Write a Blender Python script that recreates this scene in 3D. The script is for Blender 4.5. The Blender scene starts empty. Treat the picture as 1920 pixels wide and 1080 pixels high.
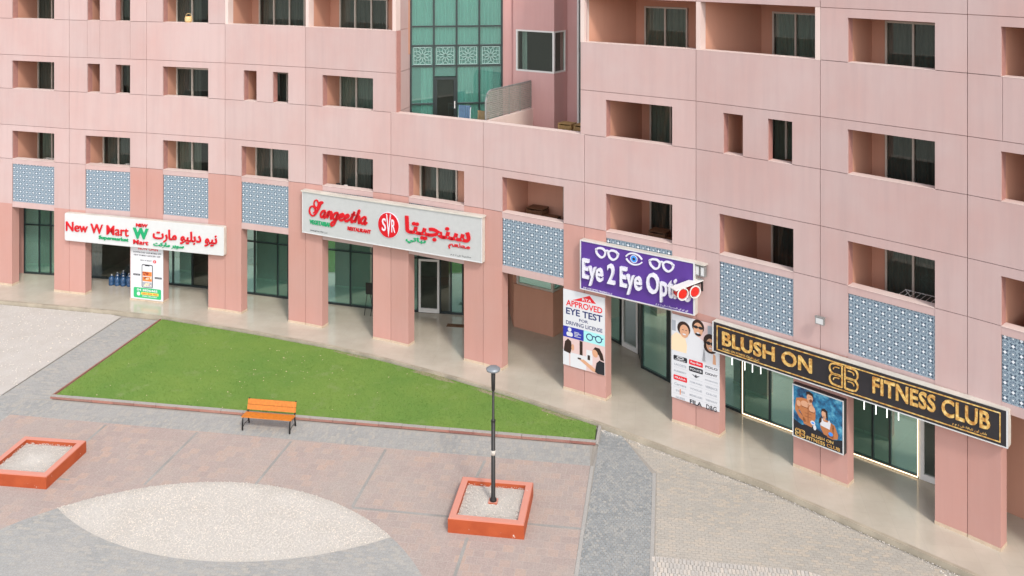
import bpy, math, random
from math import sin, cos, radians, pi, hypot, atan2
from mathutils import Vector
random.seed(7)
sc = bpy.context.scene
col = sc.collection

# ------------------------------------------------------------------ camera, sky, sun, exposure
CAMZ = 16.24
cam_d = bpy.data.cameras.new('camera'); cam = bpy.data.objects.new('camera', cam_d); col.objects.link(cam)
cam.location = (0, 0, CAMZ); cam.rotation_euler = (radians(90), 0, 0)
cam_d.sensor_width = 36; cam_d.lens = 36 * 1750 / 1920
cam_d.shift_y = -(540 + 105.6) / 1920
cam_d.clip_start = 0.1; cam_d.clip_end = 2000
sc.camera = cam
SUN_EL, SUN_AZ = radians(44), radians(157)          # azimuth clockwise from +Y
world = bpy.data.worlds.new('World'); sc.world = world; world.use_nodes = True
wn = world.node_tree; wn.nodes.clear()
wo = wn.nodes.new('ShaderNodeOutputWorld'); bg = wn.nodes.new('ShaderNodeBackground')
sky = wn.nodes.new('ShaderNodeTexSky'); sky.sky_type = 'NISHITA'; sky.sun_disc = False
sky.sun_elevation = SUN_EL; sky.sun_rotation = SUN_AZ
sky.air_density = 1.0; sky.dust_density = 1.2; sky.ozone_density = 0.6
hs = wn.nodes.new('ShaderNodeHueSaturation'); hs.inputs['Saturation'].default_value = 0.32
wn.links.new(sky.outputs[0], hs.inputs['Color']); wn.links.new(hs.outputs[0], bg.inputs[0]); wn.links.new(bg.outputs[0], wo.inputs[0])
bg.inputs[1].default_value = 0.15
sun_d = bpy.data.lights.new('sun', 'SUN'); sun = bpy.data.objects.new('sun', sun_d); col.objects.link(sun)
sun_d.energy = 0.9; sun_d.angle = radians(7); sun_d.color = (1.0, 0.94, 0.86)
sdir = Vector((sin(SUN_AZ) * cos(SUN_EL), cos(SUN_AZ) * cos(SUN_EL), sin(SUN_EL)))
sun.rotation_euler = (-sdir).to_track_quat('-Z', 'Y').to_euler(); sun.location = (20, -10, 40)
vs = sc.view_settings; vs.view_transform = 'Standard'; vs.look = 'None'; vs.gamma = 1.0; vs.exposure = 1.12
vs.use_curve_mapping = False

# ------------------------------------------------------------------ materials
MATS = {}
def nodes(name):
    m = bpy.data.materials.new(name); m.use_nodes = True
    nt = m.node_tree; b = nt.nodes['Principled BSDF']; MATS[name] = m
    return m, nt, b
def coords(nt, scale=(1, 1, 1), kind='Object'):
    tc = nt.nodes.new('ShaderNodeTexCoord'); mp = nt.nodes.new('ShaderNodeMapping')
    mp.inputs['Scale'].default_value = scale; nt.links.new(tc.outputs[kind], mp.inputs[0]); return mp.outputs[0]
def noise(nt, vec, scale, detail=4, rough=.55):
    n = nt.nodes.new('ShaderNodeTexNoise'); n.inputs['Scale'].default_value = scale
    n.inputs['Detail'].default_value = detail; n.inputs['Roughness'].default_value = rough
    nt.links.new(vec, n.inputs['Vector']); return n.outputs['Fac']
def ramp(nt, fac, stops):
    r = nt.nodes.new('ShaderNodeValToRGB'); nt.links.new(fac, r.inputs[0]); e = r.color_ramp.elements
    for i, (p, c) in enumerate(stops):
        el = e[i] if i < 2 else e.new(p)
        el.position = p; el.color = (*c, 1) if len(c) == 3 else c
    return r.outputs[0]
def mix(nt, fac, a, b, mode='MIX'):
    m = nt.nodes.new('ShaderNodeMix'); m.data_type = 'RGBA'; m.blend_type = mode
    for sock, v in ((m.inputs[0], fac), (m.inputs[6], a), (m.inputs[7], b)):
        if isinstance(v, (int, float)): sock.default_value = v
        elif isinstance(v, tuple): sock.default_value = (*v, 1)
        else: nt.links.new(v, sock)
    return m.outputs[2]
def math_n(nt, op, a, b=0.0):
    m = nt.nodes.new('ShaderNodeMath'); m.operation = op
    for sock, v in ((m.inputs[0], a), (m.inputs[1], b)):
        if isinstance(v, (int, float)): sock.default_value = v
        else: nt.links.new(v, sock)
    return m.outputs[0]
def bump(nt, b, fac, strength, dist=.02):
    n = nt.nodes.new('ShaderNodeBump'); n.inputs['Strength'].default_value = strength; n.inputs['Distance'].default_value = dist
    nt.links.new(fac, n.inputs['Height']); nt.links.new(n.outputs[0], b.inputs['Normal'])
def darker(c, k): return tuple(x * k for x in c)
def plain(name, c, rough=.5, metal=0., var=.12, spec=.5, nscale=6.):
    m, nt, b = nodes(name); v = coords(nt); n = noise(nt, v, nscale, 5)
    nt.links.new(ramp(nt, n, [(.3, darker(c, 1 - var)), (.72, tuple(min(1, x * (1 + var * .6)) for x in c))]), b.inputs['Base Color'])
    b.inputs['Roughness'].default_value = rough; b.inputs['Metallic'].default_value = metal; b.inputs['Specular IOR Level'].default_value = spec
    return m
def flat(name, c, rough=.55, spec=.3):
    m, nt, b = nodes(name); b.inputs['Base Color'].default_value = (*c, 1); b.inputs['Roughness'].default_value = rough
    b.inputs['Specular IOR Level'].default_value = spec; return m
def emis(name, c, s):
    m, nt, b = nodes(name); b.inputs['Base Color'].default_value = (*c, 1)
    b.inputs['Emission Color'].default_value = (*c, 1); b.inputs['Emission Strength'].default_value = s; return m
def stucco(name, c, stain, streak=.5):
    # painted render: big soft patches, vertical rain streaks, fine grain
    m, nt, b = nodes(name)
    v = coords(nt); vs_ = coords(nt, (1.6, 1.6, .12))
    big = noise(nt, v, .42, 4, .6); st = noise(nt, vs_, 2.2, 6, .65); fine = noise(nt, v, 38, 3)
    base = ramp(nt, big, [(.3, stain), (.62, c)])
    sm = ramp(nt, st, [(.42, (0, 0, 0)), (.78, (streak, streak, streak))])
    c2 = mix(nt, sm, base, darker(c, .80))
    oi = nt.nodes.new('ShaderNodeObjectInfo')
    rv = math_n(nt, 'MULTIPLY_ADD', oi.outputs['Random'], .07); nt.nodes[-1].inputs[2].default_value = .945
    cc = nt.nodes.new('ShaderNodeCombineColor')
    for i in range(3): nt.links.new(rv, cc.inputs[i])
    nt.links.new(mix(nt, 1.0, c2, cc.outputs[0], 'MULTIPLY'), b.inputs['Base Color'])
    b.inputs['Roughness'].default_value = .85; b.inputs['Specular IOR Level'].default_value = .25
    bump(nt, b, fine, .18, .006); return m
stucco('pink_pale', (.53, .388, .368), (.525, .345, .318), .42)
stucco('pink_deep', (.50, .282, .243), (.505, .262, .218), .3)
stucco('pink_recess', (.58, .30, .208), (.56, .275, .188), .3)  # same pink paint made more saturated, interreflected light put into the colour
stucco('pink_tower', (.60, .355, .335), (.58, .32, .295), .35)
stucco('cream_sunlit', (.70, .57, .52), (.66, .49, .44), .3)  # fins and sills made cream, sunlight on pink put into the colour
plain('joint_pink', (.42, .20, .17), .9)
plain('frame_cream', (.54, .48, .41), .4, var=.06)
plain('frame_white', (.72, .70, .67), .4, var=.05)
plain('frame_dark', (.022, .032, .032), .35)
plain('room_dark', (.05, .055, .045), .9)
plain('shop_wall', (.30, .33, .27), .8, var=.3, nscale=1.5)
plain('shop_dark', (.11, .105, .08), .8, var=.3, nscale=1.5)
plain('ceiling_white', (.55, .50, .44), .8)
plain('skirting_tile', (.58, .45, .33), .35)
plain('step_stone', (.40, .345, .265), .6, var=.25, nscale=1.6)
plain('metal_grey', (.30, .30, .29), .45, .4)
plain('white_paint', (.74, .72, .68), .45, var=.05)
plain('sign_grey', (.47, .475, .47), .35, var=.04)
plain('sign_white', (.61, .61, .605), .35, var=.03)
plain('sign_top', (.58, .54, .475), .6, var=.15, nscale=2)
plain('sign_purple', (.085, .03, .24), .4, var=.08, nscale=2)
plain('sign_black', (.022, .02, .024), .32, var=.15, nscale=2)
flat('letter_red', (.56, .008, .015), .35)
flat('letter_green', (.012, .33, .13), .35)
flat('letter_white', (.68, .67, .73), .35)
flat('letter_dark', (.03, .03, .04), .5)
flat('navy', (.022, .03, .13), .5)
flat('royal_blue', (.03, .035, .32), .5)
flat('eye_blue', (.06, .28, .80), .3)
flat('aqua', (.36, .72, .72), .5)
flat('print_white', (.64, .64, .66), .5)
flat('print_grey', (.34, .36, .40), .5)
flat('print_red', (.68, .02, .03), .5)
flat('print_pink', (.66, .48, .46), .5)
flat('print_skin', (.62, .33, .20), .5)
flat('print_tan', (.45, .17, .065), .5)
flat('print_shade', (.20, .065, .03), .5)
flat('print_hair', (.035, .018, .014), .5)
flat('print_cream', (.82, .62, .42), .5)
flat('print_black', (.02, .02, .025), .5)
flat('print_green', (.03, .42, .15), .5)
flat('print_yellow', (.72, .55, .10), .5)
flat('print_orange', (.70, .20, .04), .5)
flat('print_food', (.35, .06, .03), .5)
plain('bottle_blue', (.03, .085, .19), .15, var=.4, spec=.6, nscale=9)
plain('bench_wood', (.56, .175, .02), .42, var=.22, nscale=14)
plain('iron_black', (.014, .013, .012), .4, .2)
plain('pole_paint', (.012, .010, .009), .5, .0, var=.35, nscale=18)
plain('pole_peel', (.55, .50, .44), .7)
plain('lamp_head', (.25, .27, .29), .4, .3)
plain('wood_brown', (.16, .075, .035), .6, var=.4, nscale=12)
plain('wood_gold', (.34, .20, .07), .6, var=.3, nscale=12)
plain('wicker', (.36, .25, .12), .7, var=.3, nscale=25)
plain('screen_slat', (.30, .285, .255), .6, var=.2, nscale=10)
plain('chair_blue', (.10, .17, .27), .4, var=.2)
plain('chair_pale', (.62, .66, .68), .4)
plain('lens_red', (.62, .02, .012), .25, var=.2, nscale=20)
plain('straw', (.70, .50, .24), .7, var=.3, nscale=30)
emis('led_warm', (1.0, .78, .50), 1.3)
emis('led_white', (.95, .95, .90), .8)
emis('lantern_glow', (1.0, .70, .25), 1.6)

def gold():
    m, nt, b = nodes('letter_gold')
    n = noise(nt, coords(nt), 9, 3)
    nt.links.new(ramp(nt, n, [(.35, (.50, .22, .05)), (.6, (.83, .56, .18)), (.75, (.93, .76, .42))]), b.inputs['Base Color'])
    b.inputs['Roughness'].default_value = .38; b.inputs['Metallic'].default_value = .25
gold()
def orange_paint():
    m, nt, b = nodes('planter_paint')
    v = coords(nt); chips = noise(nt, v, 5.5, 8, .7); soft = noise(nt, v, 1.6, 4)
    c = ramp(nt, soft, [(.35, (.34, .055, .012)), (.7, (.42, .078, .02))])
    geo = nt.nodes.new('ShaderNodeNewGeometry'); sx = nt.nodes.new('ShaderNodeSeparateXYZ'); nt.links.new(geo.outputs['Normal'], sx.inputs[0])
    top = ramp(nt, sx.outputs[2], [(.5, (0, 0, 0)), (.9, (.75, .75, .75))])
    c = mix(nt, top, c, (.68, .32, .25))                       # faces pointing up are mixed towards a paler salmon
    k = ramp(nt, chips, [(.645, (0, 0, 0)), (.68, (1, 1, 1))])
    nt.links.new(mix(nt, k, c, (.60, .52, .45)), b.inputs['Base Color'])
    b.inputs['Roughness'].default_value = .65; bump(nt, b, chips, .25, .01)
orange_paint()
def glass(name, tint, refl=(.85, .95, .9), film=(.05, .10, .075), filmf=.35, wob=.02, fres=(1.15, .10)):
    m, nt, b = nodes(name); nt.nodes.remove(b); out = nt.nodes['Material Output']
    tr = nt.nodes.new('ShaderNodeBsdfTransparent'); tr.inputs[0].default_value = (*tint, 1)
    df = nt.nodes.new('ShaderNodeBsdfDiffuse'); df.inputs[0].default_value = (*film, 1)
    gl = nt.nodes.new('ShaderNodeBsdfGlossy'); gl.inputs[0].default_value = (*refl, 1); gl.inputs['Roughness'].default_value = .02
    bp = nt.nodes.new('ShaderNodeBump'); bp.inputs['Strength'].default_value = wob; bp.inputs['Distance'].default_value = .05
    nt.links.new(noise(nt, coords(nt), .9, 2), bp.inputs['Height']); nt.links.new(bp.outputs[0], gl.inputs['Normal'])
    fr = nt.nodes.new('ShaderNodeFresnel'); fr.inputs[0].default_value = 1.62
    f2 = math_n(nt, 'MULTIPLY_ADD', fr.outputs[0], fres[0]); nt.nodes[-1].inputs[2].default_value = fres[1]
    m1 = nt.nodes.new('ShaderNodeMixShader'); m1.inputs[0].default_value = filmf
    nt.links.new(tr.outputs[0], m1.inputs[1]); nt.links.new(df.outputs[0], m1.inputs[2])
    m2 = nt.nodes.new('ShaderNodeMixShader'); nt.links.new(f2, m2.inputs[0])
    nt.links.new(m1.outputs[0], m2.inputs[1]); nt.links.new(gl.outputs[0], m2.inputs[2]); nt.links.new(m2.outputs[0], out.inputs[0])
glass('window_glass', (.68, .75, .70), film=(.05, .062, .056), filmf=.25, fres=(.55, .03))
glass('shop_glass', (.42, .66, .54), refl=(.62, .90, .78), film=(.14, .31, .24), filmf=.55, fres=(1.2, .26))
glass('shop_glass_pale', (.50, .75, .66), refl=(.68, .95, .85), film=(.25, .50, .41), filmf=.6, fres=(1.2, .34))
glass('shop_glass_clear', (.80, .86, .82), film=(.1, .1, .09), filmf=.08)
glass('tower_glass', (.55, .85, .76), film=(.13, .40, .33), filmf=.42)
def curtain_mat(name, c):
    m, nt, b = nodes(name); n = noise(nt, coords(nt, (5, 5, .3)), 3, 3)
    nt.links.new(ramp(nt, n, [(.3, darker(c, .75)), (.7, c)]), b.inputs['Base Color']); b.inputs['Roughness'].default_value = .9
curtain_mat('curtain_olive', (.40, .41, .35)); curtain_mat('curtain_green', (.42, .49, .44)); curtain_mat('curtain_grey', (.24, .245, .225)); curtain_mat('curtain_dark', (.12, .125, .115)); curtain_mat('curtain_mint', (.66, .82, .76))

def paver_mat(name, c, var, patch, rough=.85, hue=(1.08, 1, .92)):
    m, nt, b = nodes(name)
    geo = nt.nodes.new('ShaderNodeNewGeometry'); oi = nt.nodes.new('ShaderNodeObjectInfo')
    r = math_n(nt, 'FRACT', math_n(nt, 'ADD', geo.outputs['Random Per Island'], oi.outputs['Random']))
    tc = nt.nodes.new('ShaderNodeNewGeometry'); v = tc.outputs['Position']
    big = noise(nt, v, .35, 5, .65); fine = noise(nt, v, 30, 3)
    c1 = ramp(nt, r, [(0., darker(c, 1 - var)), (.5, c), (1., tuple(min(1, x * (1 + var) * h) for x, h in zip(c, hue)))])
    pf = ramp(nt, big, [(.40, (0, 0, 0)), (.66, (.75, .75, .75))])
    c2 = mix(nt, pf, c1, patch)
    sp = ramp(nt, fine, [(.35, (.82, .82, .82)), (.7, (1.06, 1.06, 1.06))])
    nt.links.new(mix(nt, 1., c2, sp, 'MULTIPLY'), b.inputs['Base Color'])
    b.inputs['Roughness'].default_value = rough; b.inputs['Specular IOR Level'].default_value = .25; bump(nt, b, fine, .2, .004)
paver_mat('paver_pink', (.42, .335, .30), .055, (.42, .365, .325))
paver_mat('paver_grey', (.365, .365, .35), .10, (.41, .395, .37))
paver_mat('paver_cobble', (.315, .33, .33), .19, (.35, .355, .345))
paver_mat('paver_dusty', (.43, .40, .35), .08, (.51, .46, .395))
paver_mat('paver_white', (.56, .53, .49), .12, (.50, .46, .41))
paver_mat('kerb_stone', (.30, .13, .105), .35, (.40, .24, .19))
def ground_mat(name, a, bcol, dark, s1=.5, s2=7., s3=45., dk=.62):
    m, nt, b = nodes(name)
    tc = nt.nodes.new('ShaderNodeNewGeometry'); v = tc.outputs['Position']
    n1 = noise(nt, v, s1, 6, .65); n2 = noise(nt, v, s2, 6, .7); n3 = noise(nt, v, s3, 3)
    c = ramp(nt, n1, [(.36, a), (.64, bcol)])
    c = mix(nt, ramp(nt, n2, [(dk, (0, 0, 0)), (dk + .16, (.7, .7, .7))]), c, dark)
    c = mix(nt, 1., c, ramp(nt, n3, [(.3, (.80, .80, .80)), (.7, (1.08, 1.08, 1.08))]), 'MULTIPLY')
    nt.links.new(c, b.inputs['Base Color']); b.inputs['Roughness'].default_value = .95; b.inputs['Specular IOR Level'].default_value = .15
    bump(nt, b, n3, .4, .01)
ground_mat('sand', (.385, .35, .305), (.345, .32, .285), (.24, .22, .195), .35, 3.2)
ground_mat('mortar', (.34, .32, .29), (.38, .36, .32), (.27, .26, .24))
ground_mat('mortar_pink', (.455, .395, .355), (.475, .415, .375), (.39, .335, .295))
ground_mat('joint_grey', (.29, .28, .26), (.37, .36, .335), (.22, .21, .195), .9)
ground_mat('edging_pale', (.42, .40, .37), (.39, .375, .35), (.33, .31, .29))
ground_mat('strip_concrete', (.40, .37, .34), (.36, .34, .31), (.26, .25, .23))
ground_mat('gravel_pale', (.555, .52, .475), (.52, .48, .43), (.33, .29, .245), .8, 24., 90., .58)
ground_mat('gravel_white', (.54, .505, .465), (.50, .46, .415), (.37, .325, .28), 1.2, 22., 70., .64)
ground_mat('soil', (.33, .275, .19), (.27, .25, .14), (.16, .19, .07), 1.5, 7., 45., .5)
ground_mat('turf_green', (.185, .285, .062), (.145, .255, .055), (.235, .295, .115), .38, 1.1, 60., .56)
paver_mat('pebble', (.60, .56, .51), .28, (.60, .56, .51))
paver_mat('grass_blade', (.105, .215, .035), .30, (.15, .23, .05), .8)
def tile_floor():
    m, nt, b = nodes('arcade_tile')
    tc = nt.nodes.new('ShaderNodeNewGeometry'); mp = nt.nodes.new('ShaderNodeMapping'); nt.links.new(tc.outputs['Position'], mp.inputs[0])
    mp.inputs['Rotation'].default_value = (0, 0, radians(8.6))
    br = nt.nodes.new('ShaderNodeTexBrick'); br.offset = 0; br.squash = 1
    br.inputs['Scale'].default_value = 1; br.inputs['Brick Width'].default_value = .6; br.inputs['Row Height'].default_value = .6
    br.inputs['Mortar Size'].default_value = .004; br.inputs['Mortar Smooth'].default_value = .3
    br.inputs['Color1'].default_value = (.52, .465, .385, 1); br.inputs['Color2'].default_value = (.505, .45, .375, 1); br.inputs['Mortar'].default_value = (.45, .41, .35, 1)
    nt.links.new(mp.outputs[0], br.inputs['Vector'])
    n = noise(nt, tc.outputs['Position'], .7, 6, .6)
    nt.links.new(mix(nt, 1., br.outputs[0], ramp(nt, n, [(.3, (.88, .87, .85)), (.7, (1.05, 1.05, 1.05))]), 'MULTIPLY'), b.inputs['Base Color'])
    b.inputs['Roughness'].default_value = .13
tile_floor()
flat('mosaic_navy', (.045, .075, .115), .4); flat('mosaic_blue', (.30, .375, .43), .35); flat('mosaic_white', (.74, .77, .80), .35); flat('mosaic_mid', (.07, .11, .17), .4)

# ------------------------------------------------------------------ mesh helpers
class MB:
    def __init__(s): s.v = []; s.f = []
    def poly(s, pts):
        i = len(s.v); s.v += [tuple(p) for p in pts]; s.f.append(tuple(range(i, i + len(pts)))); return s
    def hexa(s, b, t):      # b, t: 4 points each, counter-clockwise seen from above
        i = len(s.v); s.v += [tuple(p) for p in b] + [tuple(p) for p in t]
        s.f += [(i+3, i+2, i+1, i), (i+4, i+5, i+6, i+7)] + [(i+k, i+(k+1) % 4, i+4+(k+1) % 4, i+4+k) for k in range(4)]; return s
    def box(s, c, size, rz=0.):
        x, y, z = c; a, b, h = (q / 2 for q in size); cr, sr = cos(rz), sin(rz)
        P = [(x + u*cr - w*sr, y + u*sr + w*cr) for u, w in ((-a, -b), (a, -b), (a, b), (-a, b))]
        return s.hexa([(p[0], p[1], z - h) for p in P], [(p[0], p[1], z + h) for p in P])
    def tube(s, pts, r, n=8, cap=True):
        pts = [Vector(p) for p in pts]; rs = r if isinstance(r, (list, tuple)) else [r] * len(pts); base = len(s.v)
        for i, p in enumerate(pts):
            d = (pts[min(i+1, len(pts)-1)] - pts[max(i-1, 0)]).normalized()
            up = Vector((0, 0, 1)) if abs(d.z) < .9 else Vector((1, 0, 0))
            a = d.cross(up).normalized(); b = d.cross(a)
            for k in range(n):
                q = p + (a * cos(2*pi*k/n) + b * sin(2*pi*k/n)) * rs[i]; s.v.append(tuple(q))
        for i in range(len(pts) - 1):
            for k in range(n):
                s.f.append((base+i*n+k, base+i*n+(k+1) % n, base+(i+1)*n+(k+1) % n, base+(i+1)*n+k))
        if cap: s.f.append(tuple(base + k for k in range(n))[::-1]); s.f.append(tuple(base+(len(pts)-1)*n+k for k in range(n)))
        return s
    def mesh(s, name, m, org=(0, 0, 0), smooth=False):
        me = bpy.data.meshes.new(name); me.from_pydata([(x-org[0], y-org[1], z-org[2]) for x, y, z in s.v], [], s.f)
        me.materials.append(MATS[m])
        if smooth:
            for p in me.polygons: p.use_smooth = True
        me.update(); return me
    def build(s, name, m, parent=None, smooth=False, org=None):
        o = org if org is not None else (root_of(parent) if parent else (0, 0, 0))
        ob = bpy.data.objects.new(name, s.mesh(name, m, o, smooth)); col.objects.link(ob)
        if parent: ob.parent = parent
        elif org is not None: ob.location = org
        return ob
def root_of(o):
    while o.parent: o = o.parent
    return tuple(o.location)
def tag(o, label, cat, group=None):
    o['label'] = label; o['category'] = cat
    if group: o['group'] = group
    return o
def thing(name, loc, label, cat, group=None):
    o = bpy.data.objects.new(name, None); o.empty_display_size = .3; col.objects.link(o); o.location = loc; return tag(o, label, cat, group)
def struct(o): o['kind'] = 'structure'; return o
def stuff(o): o['kind'] = 'stuff'; return o
def clip(poly, a, b):       # keep the part left of the directed line a->b
    out = []; n = len(poly)
    side = lambda p: (b[0]-a[0])*(p[1]-a[1]) - (b[1]-a[1])*(p[0]-a[0])
    for i in range(n):
        p, q = poly[i], poly[(i+1) % n]; sp, sq = side(p), side(q)
        if sp >= 0: out.append(p)
        if (sp >= 0) != (sq >= 0):
            t = sp / (sp - sq); out.append((p[0]+(q[0]-p[0])*t, p[1]+(q[1]-p[1])*t))
    return out
def clip_convex(poly, C):
    for i in range(len(C)):
        if len(poly) < 3: return []
        poly = clip(poly, C[i], C[(i+1) % len(C)])
    return poly
def ccw(P):
    a = sum(P[i][0]*P[(i+1) % len(P)][1] - P[(i+1) % len(P)][0]*P[i][1] for i in range(len(P)))
    return P if a > 0 else P[::-1]
def inside(p, P):
    c = False; j = len(P) - 1
    for i in range(len(P)):
        if (P[i][1] > p[1]) != (P[j][1] > p[1]) and p[0] < (P[j][0]-P[i][0])*(p[1]-P[i][1])/(P[j][1]-P[i][1])+P[i][0]: c = not c
        j = i
    return c
class Frame:                # a vertical face: u along, v out of the wall, z up
    def __init__(s, A, B):
        s.A = A; s.L = hypot(B[0]-A[0], B[1]-A[1]); s.d = ((B[0]-A[0])/s.L, (B[1]-A[1])/s.L); s.n = (s.d[1], -s.d[0])
    def p(s, u, v, z): return (s.A[0] + s.d[0]*u + s.n[0]*v, s.A[1] + s.d[1]*u + s.n[1]*v, z)
    def box(s, mb, u0, u1, v0, v1, z0, z1):
        b = [s.p(u0, v1, z0), s.p(u1, v1, z0), s.p(u1, v0, z0), s.p(u0, v0, z0)]
        t = [s.p(u0, v1, z1), s.p(u1, v1, z1), s.p(u1, v0, z1), s.p(u0, v0, z1)]
        mb.hexa(b, t); return mb
    def face(s, mb, pts, v):     # pts in (u, z), counter-clockwise seen from outside
        mb.poly([s.p(u, v, z) for u, z in pts]); return mb
    def slab(s, mb, pts, v0, v1):   # extruded outline
        n = len(pts); i = len(mb.v)
        a = sum(pts[k][0]*pts[(k+1) % n][1]-pts[(k+1) % n][0]*pts[k][1] for k in range(n))
        if a < 0: pts = pts[::-1]
        mb.v += [s.p(u, v1, z) for u, z in pts] + [s.p(u, v0, z) for u, z in pts]
        mb.f.append(tuple(range(i, i+n))); mb.f.append(tuple(range(i+2*n-1, i+n-1, -1)))
        mb.f += [(i+k, i+n+k, i+n+(k+1) % n, i+(k+1) % n) for k in range(n)]; return mb

# ------------------------------------------------------------------ plan of the curved facade (column centre lines)
JP = [(-28.217, 45.497), (-24.328, 44.136), (-20.378, 42.966), (-16.443, 42.007), (-12.558, 40.85), (-8.712, 39.397), (-4.887, 37.675),
      (-1.1, 35.634), (2.588, 33.302), (6.103, 30.957), (9.312, 28.194), (12.35, 25.307), (15.331, 22.14), (18.131, 18.81)]
KMIN, KMAX = -2, 10
def J(k): return JP[k + 2]
FR = {k: Frame(J(k), J(k + 1)) for k in range(KMIN, KMAX + 1)}
ZP = .15                                                    # arcade floor
SILL = {1: 6.13, 2: 9.43, 3: 12.73, 4: 16.03}; LINT = {1: 7.72, 2: 11.02, 3: 14.32, 4: 17.62}; ROOF = 19.33
AXIS = radians(-8.4)                                        # paving axis of the plaza

# ------------------------------------------------------------------ ground
g = MB(); R = 700
g.poly([(-R, -R, -.03), (R, -R, -.03), (R, R, -.03), (-R, R, -.03)])
struct(g.build('ground', 'sand'))
KERB = [(-36.5, 44.9), (-31.5, 43.75), (-27.16, 42.82), (-23.07, 42.05), (-17.48, 40.89), (-15.04, 40.25), (-10.6, 38.65), (-7.02, 37.22), (-4.74, 36.07), (-2.07, 34.57), (0.0, 33.3),
        (2.86, 31.35), (3.58, 30.8), (7.6, 27.72), (11.81, 23.75), (13.35, 22.15), (16.2, 18.9), (18.5, 15.9)]
BACK = [(x * 1.0 + 6 + 4 * (i / 17), y + 15) for i, (x, y) in enumerate(KERB)]
pl = MB()
for i in range(len(KERB) - 1):
    a, b, c, d = KERB[i], KERB[i+1], BACK[i+1], BACK[i]
    pl.poly([(*a, ZP), (*b, ZP), (*c, ZP), (*d, ZP)])
struct(pl.build('arcade_floor', 'arcade_tile'))
ks = MB()
for i in range(len(KERB) - 1):                              # riser and nosing of the arcade step
    f = Frame(KERB[i], KERB[i+1]); f.box(ks, 0, f.L, -.10, .012, -.02, ZP + .006)
struct(ks.build('arcade_step', 'step_stone'))

def rotp(u, w): return (u*cos(AXIS) - w*sin(AXIS), u*sin(AXIS) + w*cos(AXIS))
def unrot(x, y): return (x*cos(AXIS) + y*sin(AXIS), -x*sin(AXIS) + y*cos(AXIS))
def circle(c, r, n=72): return [(c[0] + r*cos(2*pi*i/n), c[1] + r*sin(2*pi*i/n)) for i in range(n)]
def circ3(a, b, c):
    ax, ay = a; bx, by = b; cx_, cy_ = c
    d = 2*(ax*(by-cy_)+bx*(cy_-ay)+cx_*(ay-by))
    ux = ((ax*ax+ay*ay)*(by-cy_)+(bx*bx+by*by)*(cy_-ay)+(cx_*cx_+cy_*cy_)*(ay-by))/d
    uy = ((ax*ax+ay*ay)*(cx_-bx)+(bx*bx+by*by)*(ax-cx_)+(cx_*cx_+cy_*cy_)*(bx-ax))/d
    return (ux, uy), hypot(ax-ux, ay-uy)
C1, R1 = circ3((-14.19, 25.87), (-8.4, 28.12), (-2.31, 23.97))
C2, R2 = circ3((-12.95, 26.72), (-7.6, 24.5), (-3.24, 25.55))
RING = ccw(circle(C1, R1, 96)); LENS = clip_convex(list(RING), ccw(circle(C2, R2, 96)))

def blocks(region, pw, ph, bond, gap, keep=None, minus=None, jit=0.):
    """pavers laid on the plaza axis, cut to the region; yields (polygon, whole, centre)"""
    region = ccw(region); uv = [unrot(*p) for p in region]
    u0, u1 = min(p[0] for p in uv), max(p[0] for p in uv); w0, w1 = min(p[1] for p in uv), max(p[1] for p in uv)
    out = []; row = 0; w = math.floor(w0 / ph) * ph
    while w < w1:
        u = math.floor(u0 / pw) * pw - (bond * pw if row % 2 else 0)
        while u < u1:
            q = [rotp(u+gap/2, w+gap/2), rotp(u+pw-gap/2, w+gap/2), rotp(u+pw-gap/2, w+ph-gap/2), rotp(u+gap/2, w+ph-gap/2)]
            c = rotp(u+pw/2, w+ph/2); u += pw
            p = clip_convex(q, region)
            if len(p) < 3: continue
            whole = len(p) == 4 and abs(p[0][0]-q[0][0]) < 1e-6 and all(inside(x, region) for x in q)
            if minus:
                ins = [inside(x, minus) for x in q]
                if all(ins): continue
                if any(ins):
                    k = min(range(len(minus)), key=lambda i: hypot((minus[i][0]+minus[(i+1) % len(minus)][0])/2-c[0], (minus[i][1]+minus[(i+1) % len(minus)][1])/2-c[1]))
                    p = clip(p, minus[(k+1) % len(minus)], minus[k]); whole = False
                    if len(p) < 3: continue
            out.append((p, whole, c))
        w += ph; row += 1
    return out
def lay(name, mat, cells, z0, z1, jit, parent):
    mb = MB()
    for p, _, c in cells:
        h = z1 + random.uniform(-jit, jit); i = len(mb.v); n = len(p)
        mb.v += [(x, y, h) for x, y in p] + [(x, y, z0) for x, y in p]
        mb.f.append(tuple(range(i, i+n))); mb.f += [(i+k, i+n+k, i+n+(k+1) % n, i+(k+1) % n) for k in range(n)]
    return stuff(mb.build(name, mat, parent))
def sheet(name, mat, pts, z):
    mb = MB(); mb.poly([(x, y, z) for x, y in ccw(pts)]); return struct(mb.build(name, mat))

GREY = [(-23.0, 20), (1.7, 20), (2.50, 29.05), (2.90, 31.32), (-15.15, 40.22), (-16.95, 40.55), (-18.33, 33.41), (-21.0, 20)]
PINK = [(-17.3, 32.17), (2.43, 29.0), (.92, 20), (-19.3, 20)]
gp = sheet('grey_paving', 'mortar', [(-16.95, 40.55), (-18.33, 33.41), (-20.9, 20), (1.0, 20), (2.62, 30.2), (-16.4, 33.25), (-15.15, 40.22)], .0015)
cells = blocks([(-16.93, 40.5), (-18.33, 33.41), (-16.4, 33.25), (-15.2, 40.2)], .2, .1, .5, .012)
cells += blocks([(-18.4, 33.45), (2.50, 30.15), (2.43, 29.0), (-17.3, 32.17)], .1, .2, .5, .012)
cells += blocks([(-19.4, 33.6), (-18.35, 33.6), (-17.3, 32.15), (-19.3, 20), (-21.5, 20)], .2, .1, .5, .012)
ring_in = [p for p in RING if p[1] > 19.9]
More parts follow.
